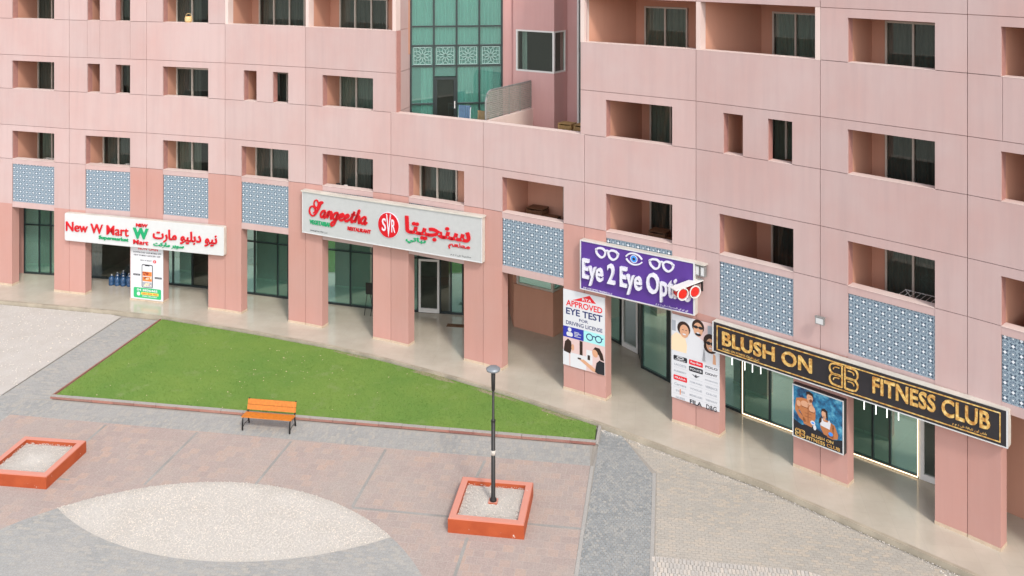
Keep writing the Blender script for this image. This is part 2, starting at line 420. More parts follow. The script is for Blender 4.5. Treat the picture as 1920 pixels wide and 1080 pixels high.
ringc = blocks(clip_convex(list(RING), [(-40, 20), (40, 20), (40, 60), (-40, 60)]), .2, .1, .5, .012, minus=LENS)
lay('paver_field', 'paver_grey', cells, .001, .0075, .0015, gp)
lay('paver_field', 'paver_grey', ringc, .005, .0125, .0010, gp)
sheet('ring_bed', 'mortar', clip_convex(list(RING), [(-40, 20), (40, 20), (40, 60), (-40, 60)]), .0105)

pk = sheet('pink_paving', 'mortar_pink', PINK, .0085)
pc = blocks(PINK, .30, .30, .5, .014, minus=RING)
whole = sorted([c for c in pc if c[1] and c[2][1] > 23.4 and -14 < c[2][0] < 2.4], key=lambda c: c[2][1])
near = whole[:300]; nid = {id(c) for c in near}
lay('paver_field', 'paver_pink', [c for c in pc if id(c) not in nid], .007, .012, .0008, pk)
pm = MB(); pm.box((0, 0, -.0025), (.286, .286, .005)); pmesh = pm.mesh('paver', 'paver_pink')
for p, _, c in near:
    o = bpy.data.objects.new('paver', pmesh); col.objects.link(o); o.parent = pk
    o.location = (c[0], c[1], .012 + random.uniform(-.0008, .0008)); o.rotation_euler = (0, 0, AXIS)
for i, (a, b) in enumerate([((-10.45, 31.0), (-11.03, 28.0)), ((-7.2, 30.45), (-7.70, 28.0)), ((-4.05, 29.95), (-4.60, 26.9)), ((-4.6, 26.86), (1.95, 25.88)), ((-1.22, 25.5), (-1.95, 21)), ((-.85, 29.3), (-1.2, 27.9)),
                            ((-13.7, 31.5), (-14.2, 28.4)), ((-17.0, 28.8), (-13.4, 28.25))]):
    f = Frame(a, b); mb = MB(); f.box(mb, 0, f.L, -.045, .045, .0, .0148); struct(mb.build('paving_joint', 'joint_grey'))

COB = [(2.95, 31.25), (3.62, 30.76), (4.30, 28.55), (2.85, 20), (.98, 20), (2.50, 29.0), (2.78, 30.2)]
cb = sheet('cobble_strip', 'mortar', COB, .000)
cobconv = [(2.98, 31.2), (.98, 20), (2.85, 20), (4.30, 28.55), (3.64, 30.74)]
lay('cobble_field', 'paver_cobble', blocks(cobconv, .1, .1, .5, .014), .001, .010, .004, cb)
e = MB(); f = Frame((2.49, 29.0), (.98, 20)); f.box(e, 0, f.L, -.05, .05, -.01, .0145)
f = Frame((4.36, 28.6), (2.91, 20)); f.box(e, 0, f.L, -.05, .05, -.01, .0145); struct(e.build('strip_edging', 'edging_pale'))
DUSTY = [(3.60, 30.80), (4.24, 28.55), (2.80, 20), (16.5, 20), (11.7, 23.75), (7.5, 27.7)]
sheet('dusty_yard', 'sand', DUSTY, -.006)
dg = blocks([(3.72, 30.58), (4.44, 28.62), (7.48, 27.66)], .2, .1, .5, .012) + blocks([(4.44, 28.6), (2.99, 20), (15.6, 20), (11.62, 23.78), (7.5, 27.62)], .2, .1, .5, .012)
lay('paver_field', 'paver_dusty', dg, -.005, -.001, .0015, gp)
WHITE = [(3.66, 24.75), (7.6, 24.15), (9.9, 22.9), (12.5, 20), (2.9, 20)]
wp = sheet('white_paving', 'mortar', WHITE, -.001)
lay('paver_field', 'paver_white', blocks(WHITE, .1, .2, .5, .016), .0, .014, .004, wp)
GL = [(-17.0, 40.6), (-18.4, 33.4), (-19.5, 28), (-24, 20), (-60, 20), (-60, 48), (-36.5, 44.85), (-27.16, 42.78), (-23.07, 42.0), (-17.5, 40.84)]
sheet('gravel_yard', 'gravel_white', GL, .004)

def mound(name, poly, z, h, mat, label, n=26, amp=.02, edge=.35):
    """low heap of gravel with an uneven surface over a convex outline"""
    poly = ccw(poly); cx = sum(p[0] for p in poly)/len(poly); cy = sum(p[1] for p in poly)/len(poly)
    mb = MB(); m = len(poly); rings = 9
    for r in range(rings + 1):
        t = r / rings
        for x, y in poly:
            zz = z + h * min(1, (1 - t) / edge) + (random.uniform(-amp, amp) if 0 < r < rings else 0)
            mb.v.append((cx+(x-cx)*t, cy+(y-cy)*t, zz if r < rings else z))
    for r in range(rings):
        for k in range(m): mb.f.append((r*m+k, r*m+(k+1) % m, (r+1)*m+(k+1) % m, (r+1)*m+k))
    o = mb.build(name, mat); stuff(o); tag(o, label, 'gravel'); pe = MB()
    # single pebbles on top
    x0, x1 = min(p[0] for p in poly), max(p[0] for p in poly); y0, y1 = min(p[1] for p in poly), max(p[1] for p in poly)
    c = 0
    while c < n:
        x, y = random.uniform(x0, x1), random.uniform(y0, y1)
        if not inside((x, y), poly): continue
        c += 1; pebble(pe, x, y, z + h*.9, random.uniform(.008, .021))
    stuff(pe.build('pebbles', 'pebble', o)); return o
def pebble(mb, x, y, z, r):
    i = len(mb.v); a0 = random.random()*6
    for k in range(5): mb.v.append((x+r*random.uniform(.7, 1.1)*cos(a0+k*1.257), y+r*random.uniform(.7, 1.1)*sin(a0+k*1.257), z+r*.2))
    mb.v.append((x, y, z + r*1.1))
    mb.f += [(i+k, i+(k+1) % 5, i+5) for k in range(5)]
mound('gravel_bed', LENS, .013, .012, 'gravel_pale', 'lens shaped bed of pale gravel in the pink paving', 15000, .002, .06)
pb = MB()
for k in range(3500):
    x, y = random.uniform(-30, -17), random.uniform(33, 42.5)
    if inside((x, y), GL): pebble(pb, x, y, .006, random.uniform(.012, .035))
for k in range(900):
    t = random.random(); x = 10.9 + t*1.6 + random.gauss(0, .25); y = 23.6 - t*1.3 + random.gauss(0, .25)
    if inside((x, y), DUSTY): pebble(pb, x, y, .0, random.uniform(.015, .04))
for k in range(1100):                                       # grit lying along the foot of the step
    i = random.randrange(11, 15); f = Frame(KERB[i], KERB[i+1]); x, y, _ = f.p(random.uniform(0, f.L), .03 + abs(random.gauss(0, .10)), 0); pebble(pb, x, y, .0, random.uniform(.008, .02))
tag(stuff(pb.build('loose_gravel', 'pebble')), 'loose pale pebbles scattered over the yard left of the lawn and along the step', 'gravel')

# lawn of short turf with its kerb
TURF = [(-15.06, 40.17), (-10.62, 38.57), (-7.05, 37.14), (-4.78, 36.0), (-2.10, 34.51), (-.02, 33.24), (2.83, 31.28), (2.68, 30.32), (-16.35, 33.42)]
tb = MB(); tb.poly([(x, y, .075) for x, y in ccw(TURF)])
n = len(TURF); TC = ccw(TURF)
for i in range(n): a, b = TC[i], TC[(i+1) % n]; tb.poly([(*a, -.01), (*b, -.01), (*b, .075), (*a, .075)])
cnt = 0
while cnt < 42000:
    x, y = random.uniform(-16.4, 2.9), random.uniform(30.3, 40.2)
    if not inside((x, y), TC): continue
    cnt += 1; a = random.random()*pi; w = .011; dx, dy = w*cos(a), w*sin(a); h = random.uniform(.018, .042)
    tb.poly([(x-dx, y-dy, .074), (x+dx, y+dy, .074), (x+random.uniform(-.02, .02), y+random.uniform(-.02, .02), .075+h)])
lawn = stuff(tb.build('lawn', 'turf_green')); tag(lawn, 'triangular bright green lawn beside the arcade step', 'lawn')
bs = MB()
for cx, cy, rx, ry, an in ((-3.1, 35.0, .75, .16, -.5), (-2.55, 34.62, .5, .12, -.52), (-.6, 33.45, .9, .10, -.55), (1.6, 32.0, .8, .09, -.6), (-6.2, 36.62, .8, .08, -.45)):
    P_ = []
    for k in range(26):
        a = 2*pi*k/26; q = 1 + random.uniform(-.3, .3); x, y = rx*q*cos(a), ry*q*sin(a); P_.append((cx+x*cos(an)-y*sin(an), cy+x*sin(an)+y*cos(an)))
    i0 = len(bs.v); bs.v += [(x, y, .0755) for x, y in P_] + [(cx, cy, .082)]; bs.f += [(i0+k, i0+(k+1) % 26, i0+26) for k in range(26)]
tag(stuff(bs.build('bare_soil', 'soil')), 'thin patches of bare sandy soil along the arcade side of the lawn', 'soil')
kb = MB(); f = Frame((-16.47, 33.36), (2.72, 30.28)); f.box(kb, .0, f.L, -.02, .02, -.01, .05); kerb = struct(kb.build('kerb', 'mortar'))
L = f.L; ns = 24
for i in range(ns):
    mb = MB(); j = random.uniform(-.004, .004); f.box(mb, L*i/ns + .006, L*(i+1)/ns - .006, -.06, .065+j, .0, .085 + j); mb.build('kerb_stone', 'kerb_stone', kerb)
    mb = MB(); f.box(mb, L*i/ns + .006, L*(i+1)/ns - .006, -.075, .058+j, .0865 + j, .105 + j); mb.build('kerb_cap', 'strip_concrete', kerb)
f = Frame((2.76, 30.27), (2.95, 31.28)); mb = MB(); f.box(mb, .0, f.L, -.05, .05, .0, .10); mb.build('kerb_stone', 'strip_concrete', kerb)
f = Frame((-15.14, 40.2), (-16.47, 33.40)); mb = MB(); f.box(mb, .0, f.L, -.025, .02, .0, .085); mb.build('edging_strip', 'kerb_stone', kerb)
lt = MB()
for k in range(130):
    q = random.random()
    x, y = (random.gauss(-9.0, 1.6), random.gauss(35.3, 1.1)) if q < .6 else (random.uniform(-15, 2), random.uniform(31, 39))
    if inside((x, y), TC):
        a = random.random()*6; r = random.uniform(.01, .022); lt.poly([(x+r*cos(a+t), y+r*sin(a+t), .112+.006*sin(3*t+k)) for t in (0, 1.6, 3.1, 4.6)])
tag(stuff(lt.build('fallen_petals', 'print_cream')), 'small pale petals scattered over the green lawn', 'petals')

# ------------------------------------------------------------------ the building
bld = thing('apartment_building', (0, 36, ZP), 'curved pink apartment block with recessed balconies above a shop arcade', 'building')
def panel(k, pts_boxes, mat, parent=bld, name='wall_panel'):
    mb = MB()
    for (u0, u1, z0, z1) in pts_boxes: FR[k].box(mb, u0, u1, -.058, 0, z0, z1)
    return mb.build(name, mat, parent)
def uframe(k, o, W, z0, zt, z1, mat, name='wall_panel'):
    """panel with an opening o=(u0,u1) open at the bottom: one inverted-U outline"""
    g_ = .011; a, b = g_, W - g_
    pts = [(a, z0), (o[0], z0), (o[0], zt), (o[1], zt), (o[1], z0), (b, z0), (b, z1), (a, z1)]
    return outline(k, pts, mat, name)
def outline(k, pts, mat, name, parent=bld, v0=-.058, v1=0.):
    mb = MB(); FR[k].slab(mb, pts, v0, v1); return mb.build(name, mat, parent)
G = .009
KIND = {}
for k in range(KMIN, KMAX + 1):
    for st in (1, 2, 3, 4):
        kind = 'wide'
        if st == 2 and k in (0, 2, 7): kind = 'pair'
        if st in (3, 4) and k == 0: kind = 'pair'
        if st in (3, 4) and k in (2, 3, 6, 7): kind = 'loggia'
        if st >= 2 and k in (4, 5): kind = None
        KIND[k, st] = kind
DEPTH = {-2: 1.5, -1: 1.6, 0: 1.25, 1: 1.0, 2: 1.05, 3: 1.3, 4: .85, 5: 1.9, 6: 2.9, 7: 2.7, 8: 1.75, 9: 2.2, 10: 2.0}
WOFF = {5: 1.6, 6: .34, 7: .55, 8: .42, 9: 1.4, 10: .6}      # where the sliding window starts along the back wall
CURT = ['curtain_olive', 'curtain_green', 'curtain_grey', 'curtain_dark', 'curtain_grey']
def wavy(mb, fr, u0, u1, v, z0, z1, amp=.035, per=.16, nn=None):
    n_ = nn or max(6, int((u1-u0)/.03)); pts = []; ph = random.random()*6
    for i in range(n_ + 1):
        u = u0 + (u1-u0)*i/n_; pts.append((u, v + amp*sin(u/per*2*pi+ph) + amp*.5*sin(u/per*3.7+ph*2)))
    for i in range(n_):
        a, b = pts[i], pts[i+1]; mb.poly([fr.p(a[0], a[1], z0), fr.p(b[0], b[1], z0), fr.p(b[0], b[1], z1), fr.p(a[0], a[1], z1)])
def window(fr, u0, widths, v, z0, z1, frame='frame_cream', fw=.06, glassm='window_glass', curtain=True, parent=bld, open_from=None):
    """sliding window set in a back wall: frame, one pane per leaf, curtain and dark room behind"""
    mb = MB(); us = [u0]
    for w in widths: us.append(us[-1] + w)
    for i, u in enumerate(us): fr.box(mb, u - fw/2, u + fw/2, v - .03, v + .07, z0, z1)
    for i in range(len(widths)):
        fr.box(mb, us[i] + fw/2, us[i+1] - fw/2, v - .03, v + .068, z1 - fw, z1); fr.box(mb, us[i] + fw/2, us[i+1] - fw/2, v - .03, v + .068, z0, z0 + fw)
    w = mb.build('window', frame, parent)
    for i in range(len(widths)):
        p = MB(); fr.face(p, [(us[i]+fw/2, z0+fw), (us[i+1]-fw/2, z0+fw), (us[i+1]-fw/2, z1-fw), (us[i]+fw/2, z1-fw)], v + .02 - .02*(i % 2)); p.build('pane', glassm, w)
    if curtain:
        a = us[0] + random.choice((0, 0, .12)); b = us[-1] - random.choice((0, 0, .0, .3, .55))
        c = MB(); wavy(c, fr, a, b, v - .12, z0, z1); c.build('curtain', random.choice(CURT), w, smooth=True)
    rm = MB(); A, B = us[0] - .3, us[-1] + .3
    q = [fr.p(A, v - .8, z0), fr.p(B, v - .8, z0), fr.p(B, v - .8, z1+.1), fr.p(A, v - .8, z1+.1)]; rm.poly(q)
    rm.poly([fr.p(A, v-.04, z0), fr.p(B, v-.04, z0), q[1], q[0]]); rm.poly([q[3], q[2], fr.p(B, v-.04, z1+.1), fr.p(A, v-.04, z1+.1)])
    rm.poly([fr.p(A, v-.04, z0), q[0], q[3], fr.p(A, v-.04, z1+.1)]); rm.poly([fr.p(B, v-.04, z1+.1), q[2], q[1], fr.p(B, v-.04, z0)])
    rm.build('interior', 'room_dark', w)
    return w
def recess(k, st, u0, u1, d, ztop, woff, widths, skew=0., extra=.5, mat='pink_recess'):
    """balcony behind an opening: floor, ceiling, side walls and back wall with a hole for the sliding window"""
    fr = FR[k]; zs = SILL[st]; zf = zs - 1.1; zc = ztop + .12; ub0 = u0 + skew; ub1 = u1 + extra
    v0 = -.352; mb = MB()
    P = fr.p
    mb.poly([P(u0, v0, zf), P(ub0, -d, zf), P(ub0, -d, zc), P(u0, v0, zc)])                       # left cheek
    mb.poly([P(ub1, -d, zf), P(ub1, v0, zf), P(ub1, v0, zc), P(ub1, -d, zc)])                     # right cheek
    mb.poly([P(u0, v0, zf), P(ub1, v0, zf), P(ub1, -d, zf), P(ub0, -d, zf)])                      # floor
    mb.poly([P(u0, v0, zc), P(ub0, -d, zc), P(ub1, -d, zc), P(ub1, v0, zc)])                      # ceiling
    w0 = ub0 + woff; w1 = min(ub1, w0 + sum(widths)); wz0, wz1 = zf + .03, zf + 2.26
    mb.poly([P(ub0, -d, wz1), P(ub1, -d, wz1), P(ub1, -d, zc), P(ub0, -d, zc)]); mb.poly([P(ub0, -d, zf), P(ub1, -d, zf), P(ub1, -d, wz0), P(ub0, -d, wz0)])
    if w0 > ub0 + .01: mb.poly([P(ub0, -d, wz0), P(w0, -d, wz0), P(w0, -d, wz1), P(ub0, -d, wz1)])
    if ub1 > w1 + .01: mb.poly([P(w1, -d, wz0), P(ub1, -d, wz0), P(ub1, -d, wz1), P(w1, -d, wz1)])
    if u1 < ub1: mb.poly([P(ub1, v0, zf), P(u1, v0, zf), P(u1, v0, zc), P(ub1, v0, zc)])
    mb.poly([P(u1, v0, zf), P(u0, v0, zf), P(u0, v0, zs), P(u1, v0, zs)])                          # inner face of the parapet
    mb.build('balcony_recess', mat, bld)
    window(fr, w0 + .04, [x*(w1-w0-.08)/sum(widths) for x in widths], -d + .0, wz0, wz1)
for k in range(KMIN, KMAX + 1):
    fr = FR[k]; W = fr.L
    x0 = -.17 if k == 6 else 0.; x1 = W + (.23 if k == 3 else 0.)
    for st in (1, 2, 3, 4):
        kind = KIND[k, st]
        if kind is None: continue
        zs, zl = SILL[st], LINT[st]; zt = zl - .27; znext = SILL[st+1] if st < 4 else ROOF
        a, b = (x0 if st > 1 else 0.), (x1 if st > 1 else W)
        core = MB()
        if kind == 'wide':
            o = (.85, W - .85); g0, g1 = a + G, b - G
            outline(k, [(g0, zs+G), (o[0], zs+G), (o[0], zt), (o[1], zt), (o[1], zs+G), (g1, zs+G), (g1, zl-G), (g0, zl-G)], 'pink_pale', 'wall_panel')
            fr.slab(core, [(a-.02, zs), (o[0], zs), (o[0], zt), (o[1], zt), (o[1], zs), (b+.02, zs), (b+.02, zl), (a-.02, zl)], -.35, -.06)
            wd = [.85, .95] if k not in (5, 9) else [.9, .9]
            recess(k, st, o[0], o[1], DEPTH[k], zt, WOFF.get(k, 0.), wd, extra=.35)
        elif kind == 'pair':
            o1, o2 = (.235*W, .40*W), (.60*W, .79*W); g0, g1 = a + G, b - G
            pts = lambda g0, g1, lo, hi: [(g0, lo), (o1[0], lo), (o1[0], zt), (o1[1], zt), (o1[1], lo), (o2[0], lo), (o2[0], zt), (o2[1], zt), (o2[1], lo), (g1, lo), (g1, hi), (g0, hi)]
            outline(k, pts(g0, g1, zs+G, zl-G), 'pink_pale', 'wall_panel'); fr.slab(core, pts(a-.02, b+.02, zs, zl), -.35, -.06)
            recess(k, st, o1[0], o2[1], DEPTH[k] if k != 7 else 1.3, zt, .62*(o2[0]-o1[0]), [.62, .8], extra=.1)
        else:                                               # open loggia between fins
            fr.box(core, a, a + .16, -.35, -.001, zs, zl)
            if k in (3, 7): c3 = MB(); fr.box(c3, b - .16, b, -.35, -.001, zs, zl); c3.build('balcony_fin', 'cream_sunlit', bld)
            sk = {2: 0., 3: 0., 6: .62, 7: .72}[k]; d = {2: 1.7, 3: 1.55, 6: 2.9, 7: 3.0}[k]
            recess(k, st, a + .16, b - (.16 if k in (3, 7) else .02), d, zl - .12, {2: .40, 3: .5, 6: .36, 7: .42}[k], [.8, .85, .8] if k < 4 else [.85, .9], sk, extra=0., mat='pink_recess')
        core.build('wall_core' if kind != 'loggia' else 'balcony_fin', 'joint_pink' if kind != 'loggia' else 'cream_sunlit', bld)
        # spandrel panel above this storey's openings, which is the parapet of the storey above
        top = znext
        if not (st == 1 and k in (4, 5)):
            c2 = MB(); fr.box(c2, a-.02, b+.02, -.35, -.06, zl + .001, top - .012); c2.build('wall_core', 'joint_pink', bld)
        else:
            c2 = MB(); fr.box(c2, -.02, W+.02, -.35, -.06, zl + .001, top - .012); c2.build('wall_core', 'joint_pink', bld)
        mb = MB(); zz0 = zl + G; zz1 = top - G
        if st == 2 and k == 0 or st == 2 and k == 9:        # narrow slotted joints in this band
            cuts = [.235*W, .40*W, .79*W] if k == 0 else [.205*W]
            edges = [a + G] + cuts + [b - G]
            for i in range(len(edges)-1): fr.box(mb, edges[i] + (.006 if i else 0), edges[i+1] - (.006 if i < len(edges)-2 else 0), -.058, 0, zz0, zz1)
            mb.build('wall_panel', 'pink_pale', bld)
        else:
            fr.box(mb, a + G, b - G, -.058, 0, zz0, zz1); mb.build('wall_panel', 'pink_pale', bld)
        cp = MB(); fr.box(cp, a - .01, b + .01, -.36, .004, top - .01, top + .006); 
        if kind == 'loggia' or (k in (4, 5)) or KIND.get((k, st+1)) == 'loggia' or True:
            # sunlit-cream sill capping only across the openings so the joint on the piers stays visible
            kn = KIND.get((k, st+1))
            spans = {None: [(a, b)], 'wide': [(.85, W-.85)], 'pair': [(.235*W, .40*W), (.60*W, .79*W)], 'loggia': [(a, b)]}[kn]
            for s0, s1 in spans:
                cp = MB(); fr.box(cp, s0 + .002, s1 - .002, -.349, .006, top - G, top + .004); cp.build('sill', 'cream_sunlit', bld)
rf = MB()
for k in list(range(KMIN, 4)) + list(range(6, KMAX + 1)):
    fr = FR[k]; rf.poly([fr.p(0, -.36, ROOF - .4), fr.p(fr.L, -.36, ROOF - .4), fr.p(fr.L, -9, ROOF - .4), fr.p(0, -9, ROOF - .4)])
rf.build('roof', 'cream_sunlit', bld)

# arcade: columns, mosaic bands, soffit
SOF = 3.86; MB0, MB1 = 4.12, 5.90
CB = .85
for k in range(KMIN + 1, KMAX + 1):
    L_, R_ = FR[k-1], FR[k]; WL = L_.L
    c = MB(); L_.box(c, WL - CB, WL + .012, -.42, -.06, ZP, SILL[1] - .001); R_.box(c, -.012, CB, -.42, -.06, ZP, SILL[1] - .001)
    cm = c.build('column', 'pink_deep', bld)
    for fr, u0, u1 in ((L_, WL - CB, WL - .008), (R_, .008, CB)):
        zs_ = 4.02
        p = MB(); fr.box(p, u0, u1, -.058, 0, ZP + .09, zs_); p.build('column_panel', 'pink_deep', cm)
        p = MB(); fr.box(p, u0, u1, -.058, 0, zs_, SILL[1] - G); p.build('column_panel', 'pink_pale' if k in (-1, 0, 7, 8, 9, 10) else 'pink_deep', cm)
        p = MB(); fr.box(p, u0 - (.01 if fr is L_ else 0), u1 + (.01 if fr is R_ else 0), -.43, .012, ZP, ZP + .088); p.build('skirting', 'skirting_tile', cm)
def mosaic(fr, u0, u1, z0, z1, v, parent):
    pnl = MB(); fr.box(pnl, u0, u1, v - .03, v, z0, z1); pn = pnl.build('mosaic_panel', 'mosaic_navy', parent)
    blue, white, mid = MB(), MB(), MB(); nx = 6.5; per = (u1-u0)/nx; R_ = [(u0, z0), (u1, z0), (u1, z1), (u0, z1)]
    def put(mb, pts, dv):
        q = clip_convex(ccw(pts), R_)
        if len(q) > 2: fr.face(mb, q, v + dv)
    ny = int((z1-z0)/per) + 2
    for i in range(-1, 9):
        for j in range(-1, ny + 1):
            for (ox, oz, kind) in ((0, 0, 'w'), (.5, .5, 'w'), (.5, 0, 'r'), (0, .5, 'r')):
                cx, cz = u0 + (i+ox+.18)*per, z0 + (j+oz+.3)*per
                if kind == 'w':
                    r = .125*per; put(white, [(cx-r, cz), (cx, cz-r), (cx+r, cz), (cx, cz+r)], .004)
                    for q in range(4):
                        a = q*pi/2 + pi/4; dx, dz = cos(a), sin(a); px, pz = -dz, dx
                        put(mid, [(cx+dx*.13*per+px*.028*per, cz+dz*.13*per+pz*.028*per), (cx+dx*.24*per, cz+dz*.24*per), (cx+dx*.13*per-px*.028*per, cz+dz*.13*per-pz*.028*per)], .002)
                else:
                    for q in range(8):
                        a = q*pi/4; rp = lambda r_, t_: (cx+per*r_*cos(t_), cz+per*r_*sin(t_)); h_ = pi/8*.90
                        put(blue, [rp(.075, a-h_*.8), rp(.345, a-h_), rp(.365, a), rp(.345, a+h_), rp(.075, a+h_*.8)], .002)
                        put(mid, [rp(.12, a), rp(.20, a+.20), rp(.275, a), rp(.20, a-.20)], .003)
                    r = .05*per; put(white, [(cx-r, cz-r), (cx+r, cz-r), (cx+r, cz+r), (cx-r, cz+r)], .004)
    stuff(blue.build('mosaic_rosettes', 'mosaic_blue', pn)); stuff(white.build('mosaic_diamonds', 'mosaic_white', pn)); stuff(mid.build('mosaic_leaves', 'mosaic_mid', pn))
for k in range(KMIN, KMAX + 1):
    fr = FR[k]; u0, u1 = CB + .004, fr.L - CB - .004
    b = MB(); fr.box(b, u0, u1, -.35, -.012, MB1, SILL[1] - .012); b.build('sill_band', 'pink_pale', bld)
    b = MB(); fr.box(b, u0 + .002, u1 - .002, -.348, .004, SILL[1] - .011, SILL[1] + .003); b.build('sill', 'cream_sunlit', bld)
    b = MB(); fr.box(b, u0, u1, -.35, -.012, SOF, MB0); b.build('lower_band', 'pink_pale', bld)
    b = MB(); fr.box(b, u0, u1, -.35, -.09, MB0 + .001, MB1 - .001); b.build('wall_core', 'joint_pink', bld)
    mosaic(fr, u0 + .01, u1 - .01, MB0 + .003, MB1 - .003, -.045, bld)
ce = MB()
for k in range(KMIN, KMAX + 1):
    fr = FR[k]; ce.poly([fr.p(0, -.1, SOF), fr.p(0, -13, SOF), fr.p(fr.L, -13, SOF), fr.p(fr.L, -.1, SOF)])
ce.build('arcade_ceiling', 'ceiling_white', bld)

# shopfronts behind the arcade
def shopfront(A, B, cuts, transom, mats, frame='frame_dark', top=SOF, door=(), dframe='frame_white', fw=.06):
    fr = Frame(A, B); us = [0] + [c*fr.L for c in cuts] + [fr.L]; mb = MB()
    for u in us: fr.box(mb, u - fw/2, u + fw/2, -.05, .05, ZP, top - .002)
    for i in range(len(us)-1):
        a, b = us[i] + fw/2, us[i+1] - fw/2
        fr.box(mb, a, b, -.05, .048, ZP, ZP + .09); fr.box(mb, a, b, -.05, .048, top - .09, top - .003)
        if transom: fr.box(mb, a, b, -.05, .048, transom - .03, transom + .03)
    s = mb.build('shopfront', frame, bld)
    for i in range(len(us)-1):
        a, b = us[i] + fw/2, us[i+1] - fw/2; m = mats[i % len(mats)]; zt = transom - .03 if transom else top - .09
        if transom: p = MB(); fr.face(p, [(a, transom+.03), (b, transom+.03), (b, top-.09), (a, top-.09)], 0); p.build('pane', m, s)
        if i in door:
            d = MB(); dw = .09
            for (x0_, x1_, z0_, z1_) in ((a, a+dw, ZP+.02, zt), (b-dw, b, ZP+.02, zt), (a+dw, b-dw, zt-dw, zt), (a+dw, b-dw, ZP+.02, ZP+.2)): fr.box(d, x0_, x1_, -.03, .075, z0_, z1_)
            d.build('door', dframe, s)
            p = MB(); fr.face(p, [(a+dw, ZP+.2), (b-dw, ZP+.2), (b-dw, zt-dw), (a+dw, zt-dw)], .02); p.build('pane', 'window_glass', s)
        else:
            p = MB(); fr.face(p, [(a, ZP+.09), (b, ZP+.09), (b, zt), (a, zt)], 0); p.build('pane', m, s)
    return fr
def shopwall(A, B, z0, z1, mat='pink_recess', th=.15):
    fr = Frame(A, B); mb = MB(); fr.box(mb, 0, fr.L, -th, 0, z0, z1); return mb.build('arcade_wall', mat, bld)
SG, SPL, SC = 'shop_glass', 'shop_glass_pale', 'shop_glass_clear'
shopfront((-30.2, 46.7), (-24.7, 45.76), [.25, .5, .75], 2.55, [SG])
shopwall((-24.65, 45.74), (-23.83, 45.6), ZP, SOF, 'pink_deep')
shopfront((-23.79, 45.59), (-20.5, 45.03), [.24, .42, .8], 2.55, [SPL, SG, SG, SG])
shopfront((-20.44, 45.02), (-16.55, 44.2), [.035, .63, .8], None, [SC, SC, SG, SG], fw=.05)
shopfront((-16.5, 44.17), (-14.13, 43.55), [.10, .22, .64], None, [SG, SPL, SPL, SC])
shopfront((-14.10, 43.54), (-10.13, 42.3), [.16, .44, .58, .87], 2.58, [SG, SG, SPL, SG, SG])
shopfront((-10.1, 42.29), (-6.13, 41.13), [.2, .44, .74], 2.58, [SG, SG, SPL, SG])
shopfront((-6.1, 41.12), (-2.13, 40.48), [.10, .41, .505, .75, .87], 2.52, [SG, SG, SPL, SG, SC, SG], door=(3,))
shopwall((-2.1, 40.47), (-1.35, 40.36), ZP, SOF)
shopwall((-1.35, 42.3), (-.2, 42.1), ZP, SOF, 'pink_recess')
shopwall((-1.33, 40.5), (-1.33, 42.3), ZP, SOF); shopwall((-.25, 42.2), (.05, 39.35), ZP, SOF)
# boxed projection with a strip window
kf = Frame((.07, 39.24), (1.68, 38.17)); kr = Frame((1.68, 38.17), (2.62, 39.35))
mb = MB(); kf.box(mb, 0, kf.L, -.12, 0, ZP, 1.95); mb.build('arcade_wall', 'pink_recess', bld)
mb = MB(); kr.box(mb, .001, kr.L, -.12, -.001, ZP, 1.95); mb.build('arcade_wall', 'pink_recess', bld)
for fr, a, b in ((kf, .16, kf.L), (kr, .0, kr.L)):
    mb = MB(); w = .07
    for (x0_, x1_, z0_, z1_) in ((a, a+w, 1.96, SOF), (b-w, b, 1.96, SOF), (a+w, b-w, 1.96, 2.04), (a+w, b-w, SOF-.08, SOF-.002)): fr.box(mb, x0_, x1_, -.11, -.02, z0_, z1_)
    wn_ = mb.build('strip_window', 'frame_cream', bld)
    p = MB(); fr.face(p, [(a+w, 2.04), (b-w, 2.04), (b-w, SOF-.08), (a+w, SOF-.08)], -.06); p.build('pane', SG, wn_)
shopwall((2.62, 39.35), (3.3, 39.0), ZP, SOF)
shopfront((3.3, 39.0), (5.02, 36.55), [.34, .62, .66, .985], None, [SG, SG, SG, SG, SG], door=(3,))
mb = MB(); f = Frame((4.95, 36.5), (4.93, 35.42)); f.box(mb, 0, f.L, -.1, 0, ZP, SOF); mb.build('shopfront', 'frame_dark', bld)
shopfront((4.95, 35.39), (5.80, 34.25), [.93], 3.1, [SPL, SG], fw=.08)
shopfront((5.84, 34.20), (7.34, 32.53), [.30, .60], 3.1, [SG, SG, SG], door=(0,))
shopfront((7.36, 32.51), (7.88, 31.98), [], None, [SPL])
shopfront((7.92, 31.94), (10.64, 29.55), [.27, .60, .8], None, [SG, SPL, SPL, SG])
shopfront((10.68, 29.52), (12.25, 28.12), [.35, .60], None, [SG, SG, SPL])
shopfront((12.29, 28.08), (13.35, 27.15), [.75], None, [SPL, SG], door=(0,), frame='frame_white')
shopwall((13.4, 27.1), (19.5, 20.4), ZP, SOF)
